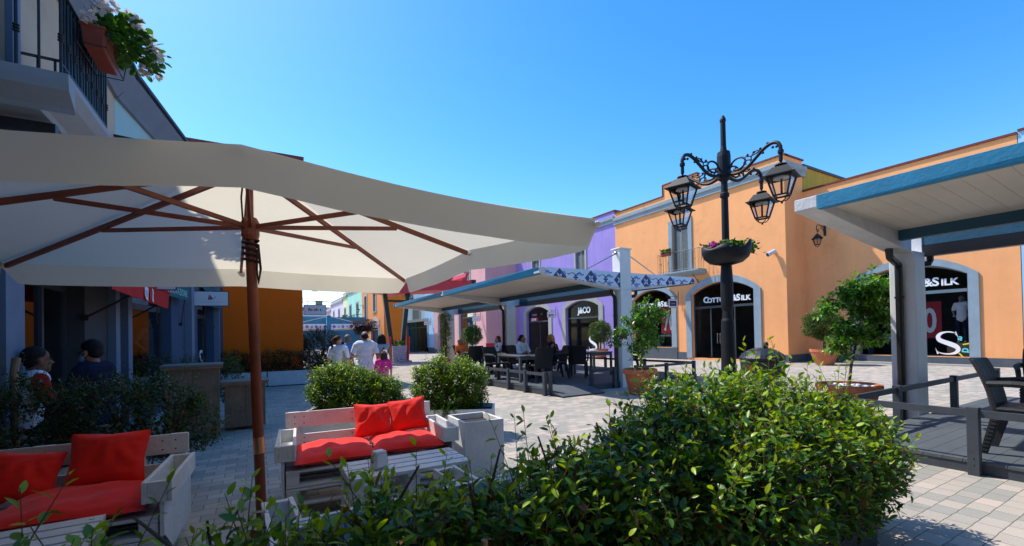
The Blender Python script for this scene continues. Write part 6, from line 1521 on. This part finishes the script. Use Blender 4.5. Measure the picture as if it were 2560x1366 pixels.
def person(label, loc, rz, h=1.7, sit=False, seat=.46, arms=None, lean=.0, turn=0.0, nod=0.0, shirt=None, sleeve=.5, pants=None, pant_len=1.0, skin=None, hair=None, style='short', mask=None, width=1.0, step=.0, name='person', cat='person', head=True, vox=.011, cap_sleeve=None, skirt=None):
    P = thing(name, label, cat, loc, rz); k = h/1.7; skin = skin or skin_l
    pz = (seat+.09)/k if sit else .93
    ca, sa = math.cos(lean), math.sin(lean)
    def tor(x, y, z):            # torso point, z above pelvis, leaning forward (-Y)
        return np.array((x*k, (y*ca - z*sa)*k, (pz + z*ca + y*sa*0)*k))
    sw = .172*width; SL, SR = tor(-sw, 0, .47), tor(sw, 0, .47)
    HL, HR = np.array((-.09*k, 0, (pz-.03)*k)), np.array((.09*k, 0, (pz-.03)*k))
    if sit: KN = [np.array((s*.11*k, -.43*k, (pz+.0)*k)) for s in (-1, 1)]; AN = [np.array((s*.11*k, -.40*k, .085*k)) for s in (-1, 1)]
    else: KN = [np.array((s*.095*k, (-.03-s*step*.5)*k, .49*k)) for s in (-1, 1)]; AN = [np.array((s*.09*k, (.02-s*step)*k, .085*k)) for s in (-1, 1)]
    arms = arms or [((-.24,.02,.20),(-.25,-.05,-.05)), ((.24,.02,.20),(.25,-.05,-.05))]
    EL = [tor(*a[0]) for a in arms]; HD = [tor(*a[1]) for a in arms]
    hc = tor(0, -.02, .66); nb = tor(0, .01, .49); nt = tor(0, -.005, .58)
    ct, st = math.cos(turn), math.sin(turn); cn, sn = math.cos(nod), math.sin(nod)
    def hp(x, y, z):             # head space -> local, y=-1 is the face side
        y, z = y*cn + z*sn, z*cn - y*sn
        x, y = ct*x - st*y, st*x + ct*y
        return hc + np.array((x, y, z))*k
    caps = []; ell = []
    C = lambda a, b, r0, r1: caps.append((a, b, r0*k, r1*k))
    C(nb, nt, .055, .052)
    C(SL*.8+SR*.2, SR*.8+SL*.2, .085*width, .085*width)
    for z, rx, ry in ((.40,.155,.10), (.30,.150,.105), (.18,.132,.098), (.08,.140,.10), (.0,.155,.11)): ell.append((tor(0,.0,z), (rx*width*k, ry*k, .13*k)))
    for i, (S, s) in enumerate(((SL,-1), (SR,1))):
        C(S, EL[i], .048, .040); d = HD[i]-EL[i]; ln = np.linalg.norm(d)+1e-6; d = d/ln; C(EL[i], HD[i]-d*.07*k, .038, .026)
        palm = HD[i]-d*.03*k; x = np.cross(d, (0,0,1)); x = x/(np.linalg.norm(x)+1e-6) if np.linalg.norm(x) > .2 else np.array((0,1.,0)); y = np.cross(x, d)
        C(HD[i]-d*.075*k, palm+x*.012*k, .024, .026); C(HD[i]-d*.06*k, palm-x*.014*k, .022, .024)
        for q, l in ((-.033,.065), (-.011,.075), (.011,.07), (.033,.055)): C(palm+x*q*k, palm+(x*q*1.15+d*l*.6+y*.012)*k, .0095, .009); C(palm+(x*q*1.15+d*l*.6+y*.012)*k, palm+(x*q*1.1+d*l+y*.03)*k, .009, .008)
        C(palm-d*.03*k-x*.02*s*k, palm+(d*.012-x*.055*s)*k, .011, .009)
    for i in (0, 1):
        H = (HL, HR)[i]; C(H, KN[i], .078, .055); C(KN[i], AN[i], .052, .036); f = AN[i]
        C(f+np.array((0,.02,-.035))*k, f+np.array((0,-.13,-.055))*k, .036, .028)
    if head:
        ell.append((hp(0,.012,.035), (.078*k,.096*k,.093*k))); ell.append((hp(0,-.02,-.045), (.060*k,.070*k,.075*k))); C(hp(0,-.085,.0), hp(0,-.108,-.03), .011, .015)
        for s in (-1, 1): ell.append((hp(s*.08,.01,-.01), (.014*k,.02*k,.033*k)))
        C(hp(-.018,-.088,-.068), hp(.018,-.088,-.068), .009, .009); C(hp(0,-.07,-.105), hp(0,-.075,-.10), .022, .022)
    body = blobmesh('body', caps, ell, vox*k, skin, P)
    if head and name == 'person':
        mb = MB()
        for s in (-1, 1): mb.sphere(hp(s*.032,-.085,.012), .010*k, nu=8, nv=6)
        mb.build('eyes', ltdark, P)
    def grow(g, sl, lo, hi, nm, m):
        cc = []; ee = []
        cc.append((SL*.82+SR*.18, SR*.82+SL*.18, (.085*width+g)*k, (.085*width+g)*k))
        for z, rx, ry in ((.40,.155,.10), (.30,.152,.107), (.18,.137,.103), (.08,.146,.105), (.0,.160,.116), (-.05,.158,.115)):
            if lo <= z <= hi: ee.append((tor(0,0,z), ((rx*width+g)*k, (ry+g)*k, (.13 if lo < z < .35 else .09)*k)))
        for i, S in enumerate((SL, SR)):
            if sl > 0:
                e = S + (EL[i]-S)*min(1, sl*2); cc.append((S, e, (.052+g)*k, (.050+g)*k))
                if sl > .5: cc.append((EL[i], EL[i]+(HD[i]-EL[i])*min(.85, (sl-.5)*2), (.044+g)*k, (.034+g)*k))
        blobmesh(nm, cc, ee, vox*k, m, P)
    if shirt: grow(.014, sleeve, -.06, .5, 'shirt', shirt)
    if cap_sleeve:
        for i, S in enumerate((SL, SR)): blobmesh('sleeve', [(S, S+(EL[i]-S)*.7, .070*k, .062*k)], [], vox*k, cap_sleeve, P)
    if pants:
        cc = []; ee = [(tor(0,0,-.02), (.166*width*k, .122*k, .11*k)), (tor(0,0,.05), (.150*width*k, .112*k, .06*k))]
        for i in (0, 1):
            H = (HL, HR)[i]; t = min(1, pant_len*2); cc.append((H, H+(KN[i]-H)*t, .090*k, .070*k))
            if pant_len > .5: cc.append((KN[i], KN[i]+(AN[i]-KN[i])*min(1, (pant_len-.5)*2), .068*k, .055*k))
        blobmesh('trousers', cc, ee, vox*k, pants, P)
    if name == 'person' and not skirt:
        cc = []
        for i in (0, 1): f = AN[i]; cc.append((f+np.array((0,.03,-.04))*k, f+np.array((0,-.14,-.05))*k, .043*k, .036*k))
        blobmesh('shoes', cc, [], vox*k, ltdark, P)
    if hair is not None:
        cc = []; ee = [(hp(0,.030,.055), (.087*k,.100*k,.090*k))]
        if style == 'short': ee.append((hp(0,.055,.0), (.078*k,.062*k,.075*k)))
        if style == 'bald': ee = [(hp(0,.045,.02), (.083*k,.085*k,.075*k))]
        if style == 'long':
            for x in (-.05, 0, .05): cc.append((hp(x,.07,.03), hp(x*1.5,.105,-.22), .05*k, .045*k))
            for s in (-1, 1): cc.append((hp(s*.07,.02,.03), hp(s*.085,.05,-.12), .03*k, .03*k))
        if style == 'bob':
            for x in (-.055, 0, .055): cc.append((hp(x,.05,.04), hp(x*1.3,.07,-.09), .05*k, .05*k))
            for s in (-1, 1): cc.append((hp(s*.07,.0,.03), hp(s*.082,.02,-.08), .026*k, .03*k))
        if style == 'pony':
            ee.append((hp(0,.06,.02), (.078*k,.06*k,.07*k))); cc += [(hp(0,.115,.07), hp(0,.165,.0), .032*k, .042*k), (hp(0,.165,.0), hp(.0,.16,-.20), .042*k, .02*k)]
        if style == 'bun': ee += [(hp(0,.06,.0), (.075*k,.06*k,.07*k)), (hp(0,.135,-.02), (.045*k,.042*k,.045*k))]
        blobmesh('hair', cc, ee, vox*k, hair, P)
    if mask is not None:
        blobmesh('face_mask', [(hp(-.045,-.062,-.055), hp(.045,-.062,-.055), .034*k, .034*k)], [(hp(0,-.085,-.05), (.052*k,.032*k,.048*k))], vox*.8*k, mask, P)
        mb = MB()
        for s in (-1, 1):
            mb.tube([hp(s*.06,-.065,-.03), hp(s*.083,-.02,.0), hp(s*.088,.015,.01)], .0035*k, 5); mb.tube([hp(s*.055,-.065,-.075), hp(s*.083,-.02,-.04), hp(s*.088,.015,-.03)], .0035*k, 5)
        mb.build('mask_straps', signwhite, P)
    P['_k'] = k
    return P, tor, hp
maskb = cloth('surgical_blue', (.10,.33,.48)); maskk = cloth('black_cloth', (.012,.012,.014)); navy = cloth('navy_cloth', (.012,.016,.04)); whitec = cloth('white_cloth', (.74,.75,.80)); jeans = cloth('blue_denim', (.10,.17,.30)); black_c = cloth('charcoal_cloth', (.014,.014,.016)); orange_c = cloth('orange_cloth', (.72,.19,.05)); pinkc = cloth('pink_cloth', (.70,.035,.28)); bluec = cloth('blue_cloth', (.13,.22,.50)); greyc = cloth('grey_cloth', (.30,.33,.42)); redc = cloth('red_sleeve_cloth', (.45,.012,.02)); beige = cloth('beige_cloth', (.42,.34,.26))
def face(dx, dy): return math.atan2(dy, dx)+PI/2
P, tor, hp = person('man in profile with a blue face mask and navy shirt, seated behind the hedge', (-1.50, 6.50, 0), face(-.88,.48), 1.74, True, .58, arms=[((-.24,-.10,.22),(-.15,-.36,.26)), ((.24,-.10,.22),(.15,-.36,.26))], lean=.10, nod=-.22, shirt=navy, pants=black_c, skin=skin_t, hair=hair_k, mask=maskb, vox=.009)
mb = MB()
for s in (-1, 1): mb.tube([hp(s*.035,-.098,.015)+np.array((.022*math.cos(t),0,.018*math.sin(t))) for t in np.linspace(0,6.28,14)], .003, 5); mb.tube([hp(s*.06,-.09,.02), hp(s*.085,.01,.02)], .003, 5)
mb.build('glasses', ltdark, P)
person('person with red sleeves and a white vest, seated in shadow at the far left', (-1.93, 6.02, 0), face(.80,.55), 1.66, True, .56, arms=[((-.27,-.06,.22),(-.2,-.32,.14)), ((.27,-.06,.22),(.2,-.32,.14))], lean=.12, shirt=whitec, sleeve=0, cap_sleeve=redc, pants=black_c, skin=skin_d, hair=hair_k)
for lb, x, y in (('bar stool under the masked man', -1.50, 6.50), ('bar stool under the person with red sleeves', -1.93, 6.02)):
    S = thing('bar_stool', 'dark wooden '+lb+', hidden by the hedge', 'stool', (x, y, 0)); mb = MB(); mb.lathe([(.17,.52),(.18,.54),(.17,.56)], (0,0,0), 18); mb.build('seat', oldwood, S)
    for k in range(4): mb = MB(); t = k*PI/2+.7; mb.tube([(.12*math.cos(t),.12*math.sin(t),.52),(.19*math.cos(t),.19*math.sin(t),0)], .018, 6); mb.build('leg', oldwood, S)
mb = MB(); mb.tube([(-1.86,5.62,.5),(-1.865,5.62,1.2),(-1.85,5.625,1.33)], [.028,.028,.030], 9); o = mb.build('wooden_stake', mat('pale_stake', (.30,.22,.14), .8, .2, 8), None, loc=(-1.86,5.62,0)); tag(o, 'pale wooden stake standing in the dark hedge between the two seated people', 'stake')
# walking group, seen from behind
away = face(.25, 1)
person('man in a tight white t-shirt and blue jeans walking away in the group', (2.13, 10.3, gr(10.3)-.04), away, 1.66, arms=[((-.29,.03,.20),(-.30,-.02,-.06)), ((.29,.03,.20),(.31,-.03,-.06))], shirt=whitec, sleeve=.28, pants=jeans, skin=skin_t, hair=hair_k, style='bald', width=1.16, step=.12)
P, tor, hp = person('woman with a brown ponytail, black mask and white top, left of the walking group', (1.66, 10.9, gr(11)-.06), face(.55,.9), 1.60, turn=-.9, shirt=whitec, sleeve=.35, pants=jeans, skin=skin_l, hair=hair_b, style='pony', mask=maskk, step=.1)
mb = MB(); mb.sphere(tuple(tor(-.20,.08,.12)), .08, .05, .11); mb.build('shoulder_bag', beige, P); mb = MB(); mb.tube([tor(-.20,.08,.20), tor(-.15,.07,.40), tor(-.13,.0,.53)], .012, 6); mb.build('bag_strap', beige, P)
P, tor, hp = person('dark haired woman in a grey sleeveless top with a shoulder strap, walking away', (2.70, 11.1, gr(11)-.04), away, 1.60, arms=[((-.23,.03,.20),(-.22,-.02,-.04)), ((.25,.03,.20),(.26,-.04,-.03))], shirt=greyc, sleeve=0, pants=jeans, skin=skin_t, hair=hair_k, style='bob', step=.1)
mb = MB(); mb.tube([tor(-.10,.02,.55), tor(-.04,.125,.40), tor(.08,.13,.20), tor(.17,.06,.02)], .012, 6); mb.build('bag_strap', navy, P)
P, tor, hp = person('little girl with dark hair and a white hair flower in a bright pink top', (2.42, 9.85, gr(10)-.05), face(.05,1), 1.22, shirt=pinkc, sleeve=.35, pants=pinkc, pant_len=.4, skin=skin_l, hair=hair_b, style='bob', turn=.5, width=1.02)
flowers('hair_flower', P, [tuple(hp(-.055,.06,.11)), tuple(hp(.0,.075,.10))], .035, 14, petal_w, .045)
person('person in a blue shirt mostly hidden behind the man in white', (2.12, 12.4, gr(12)-.08), away, 1.66, arms=[((-.30,.04,.22),(-.22,-.12,.10)), ((.26,.04,.2),(.24,-.05,-.05))], shirt=bluec, sleeve=.5, pants=black_c, skin=skin_l, hair=hair_g, style='short', step=.1)
# seated on the long deck
person('dark haired woman in an open white shirt seated at the grey framed table', (7.13, 11.70, .13), face(.15,-1), 1.64, True, .46, arms=[((-.22,-.12,.22),(-.08,-.33,.22)), ((.22,-.12,.22),(.10,-.33,.22))], lean=.08, turn=.55, shirt=whitec, sleeve=.7, pants=black_c, skin=skin_t, hair=hair_k, style='bun')
person('blonde woman in a black sleeveless top gesturing at the grey framed table', (7.68, 10.77, .13), face(-.85,.35), 1.64, True, .46, arms=[((-.20,-.16,.25),(-.05,-.34,.36)), ((.20,-.14,.22),(.06,-.36,.30))], lean=.10, shirt=black_c, sleeve=0, pants=black_c, skin=skin_t, hair=hair_y, style='long', turn=.25)
person('grey haired man in an orange shirt leaning over the far table', (6.72, 15.05, .13), face(-.75,-.55), 1.70, True, .46, arms=[((-.22,-.14,.22),(-.1,-.36,.10)), ((.22,-.14,.22),(.1,-.36,.10))], lean=.60, nod=-.2, shirt=orange_c, sleeve=.5, pants=beige, skin=skin_t, hair=hair_g, style='bald')
P, tor, hp = person('red haired woman with a blue mask, white top and dark backpack, seated facing left', (7.32, 13.5, .13), face(-1,.1), 1.58, True, .46, lean=.05, shirt=whitec, sleeve=.4, pants=black_c, skin=skin_l, hair=hair_r, style='bob', mask=maskb, arms=[((-.22,-.12,.22),(-.08,-.33,.18)), ((.22,-.12,.22),(.10,-.33,.18))])
blobmesh('backpack', [], [(tuple(tor(0,.19,.28)), (.13,.09,.19))], .012, navy, P); mb = MB(); mb.tube([tor(.13,.14,.42), tor(.13,.02,.55), tor(.12,-.11,.42), tor(.14,-.02,.2)], .018, 6); mb.build('backpack_strap', navy, P)
# shop dummies
manq = mat('dummy_grey', (.22,.21,.19), .5, .08, 6); manw = mat('dummy_tan', (.20,.15,.08), .5, .08, 6)
def dummy(label, loc, rz, h, shirt, pants, base, m, head=True, sleeve=.35):
    P, tor, hp = person(label, (loc[0], loc[1], loc[2]+base), rz, h, shirt=shirt, sleeve=sleeve, pants=pants, skin=m, hair=None, name='shop_dummy', cat='mannequin', head=head, arms=[((-.27,.06,.22),(-.17,-.10,.02)), ((.27,.06,.22),(.17,-.10,.02))])
    mb = MB(); mb.box(-.35, .35, -.3, .3, -base, .0); mb.build('base_block', shop_mid, P); return P, tor
q = FT(2.6, -.42, 0); dummy('shop dummy in a t-shirt and dark shorts in the doorway by the red awning', q, face(.9,-.4), 1.62, cloth('dummy_shirt', (.13,.11,.09)), navy, .34, manw)
q = FWING(-5.80, -.75, .32); P, tor = dummy('shop dummy in a white polo shirt with red shoulder patches behind the wing window', q, face(-1,.1), 1.78, whitec, navy, .5, manq)
mb = MB(); mb.sphere(tuple(tor(-.12,-.02,.535)), .075, .08, .035); mb.build('shoulder_patch', redc, P)
q = FPUR(-24.6, -.8, gr(25)+.5); dummy('headless shop dummy in a white t-shirt and dark red trousers in the second lilac arch', q, face(-1,-.1), 1.8, whitec, cloth('wine_cloth', (.12,.015,.025)), .3, manq, head=False)

# ================================================================== light, sky, camera
S = Vector((.348, -.57, -1.0)).normalized()
sun = bpy.data.lights.new('sun', 'SUN'); sun.energy = 3.0; sun.angle = R(.53); sun.color = (1.0, .95, .86)
so = bpy.data.objects.new('sun', sun); col.objects.link(so); so.rotation_euler = S.to_track_quat('-Z', 'Y').to_euler(); so.location = (-10, 20, 40)
w = bpy.data.worlds.new('World'); sc.world = w; w.use_nodes = True; nt = w.node_tree; N = nt.nodes; L = nt.links
sky = N.new('ShaderNodeTexSky'); sky.sky_type = 'NISHITA'; sky.sun_disc = False; sky.sun_elevation = math.asin(-S.z); sky.sun_rotation = math.atan2(-S.x, -S.y)
sky.altitude = 50; sky.air_density = 1.0; sky.dust_density = .45; sky.ozone_density = 2.0
hs = N.new('ShaderNodeHueSaturation'); hs.inputs['Saturation'].default_value = SKY_SAT; hs.inputs['Value'].default_value = 1.0
L.new(sky.outputs[0], hs.inputs['Color']); L.new(hs.outputs[0], N['Background'].inputs['Color']); N['Background'].inputs['Strength'].default_value = SKY_STR
cam = bpy.data.cameras.new('camera'); co = bpy.data.objects.new('camera', cam); col.objects.link(co)
yaw, pit, rol = R(30.2), R(.6), R(-1.1); cy, sy = math.cos(yaw), math.sin(yaw)
f = Vector((sy*math.cos(pit), cy*math.cos(pit), math.sin(pit))); rt = Vector((cy, -sy, 0)); up = rt.cross(f)
r0 = rt*math.cos(rol)+up*math.sin(rol); u0 = -rt*math.sin(rol)+up*math.cos(rol)
M = Matrix((r0, u0, -f)).transposed().to_4x4(); M.translation = Vector((0, 0, 1.45)); co.matrix_world = M
cam.sensor_width = 36; cam.lens = 1100/2560*36; cam.shift_y = (826-683)/2560; cam.clip_end = 2000; cam.clip_start = .05
cam.dof.use_dof = True; cam.dof.focus_distance = 6.0; cam.dof.aperture_fstop = 4.5
sc.camera = co
vs = sc.view_settings; vs.view_transform = 'Standard'; vs.look = 'None'; vs.gamma = 1; vs.exposure = EXPO
sc.render.engine = 'CYCLES'; sc.cycles.max_bounces = 8; sc.cycles.transparent_max_bounces = 16; sc.cycles.use_denoising = True
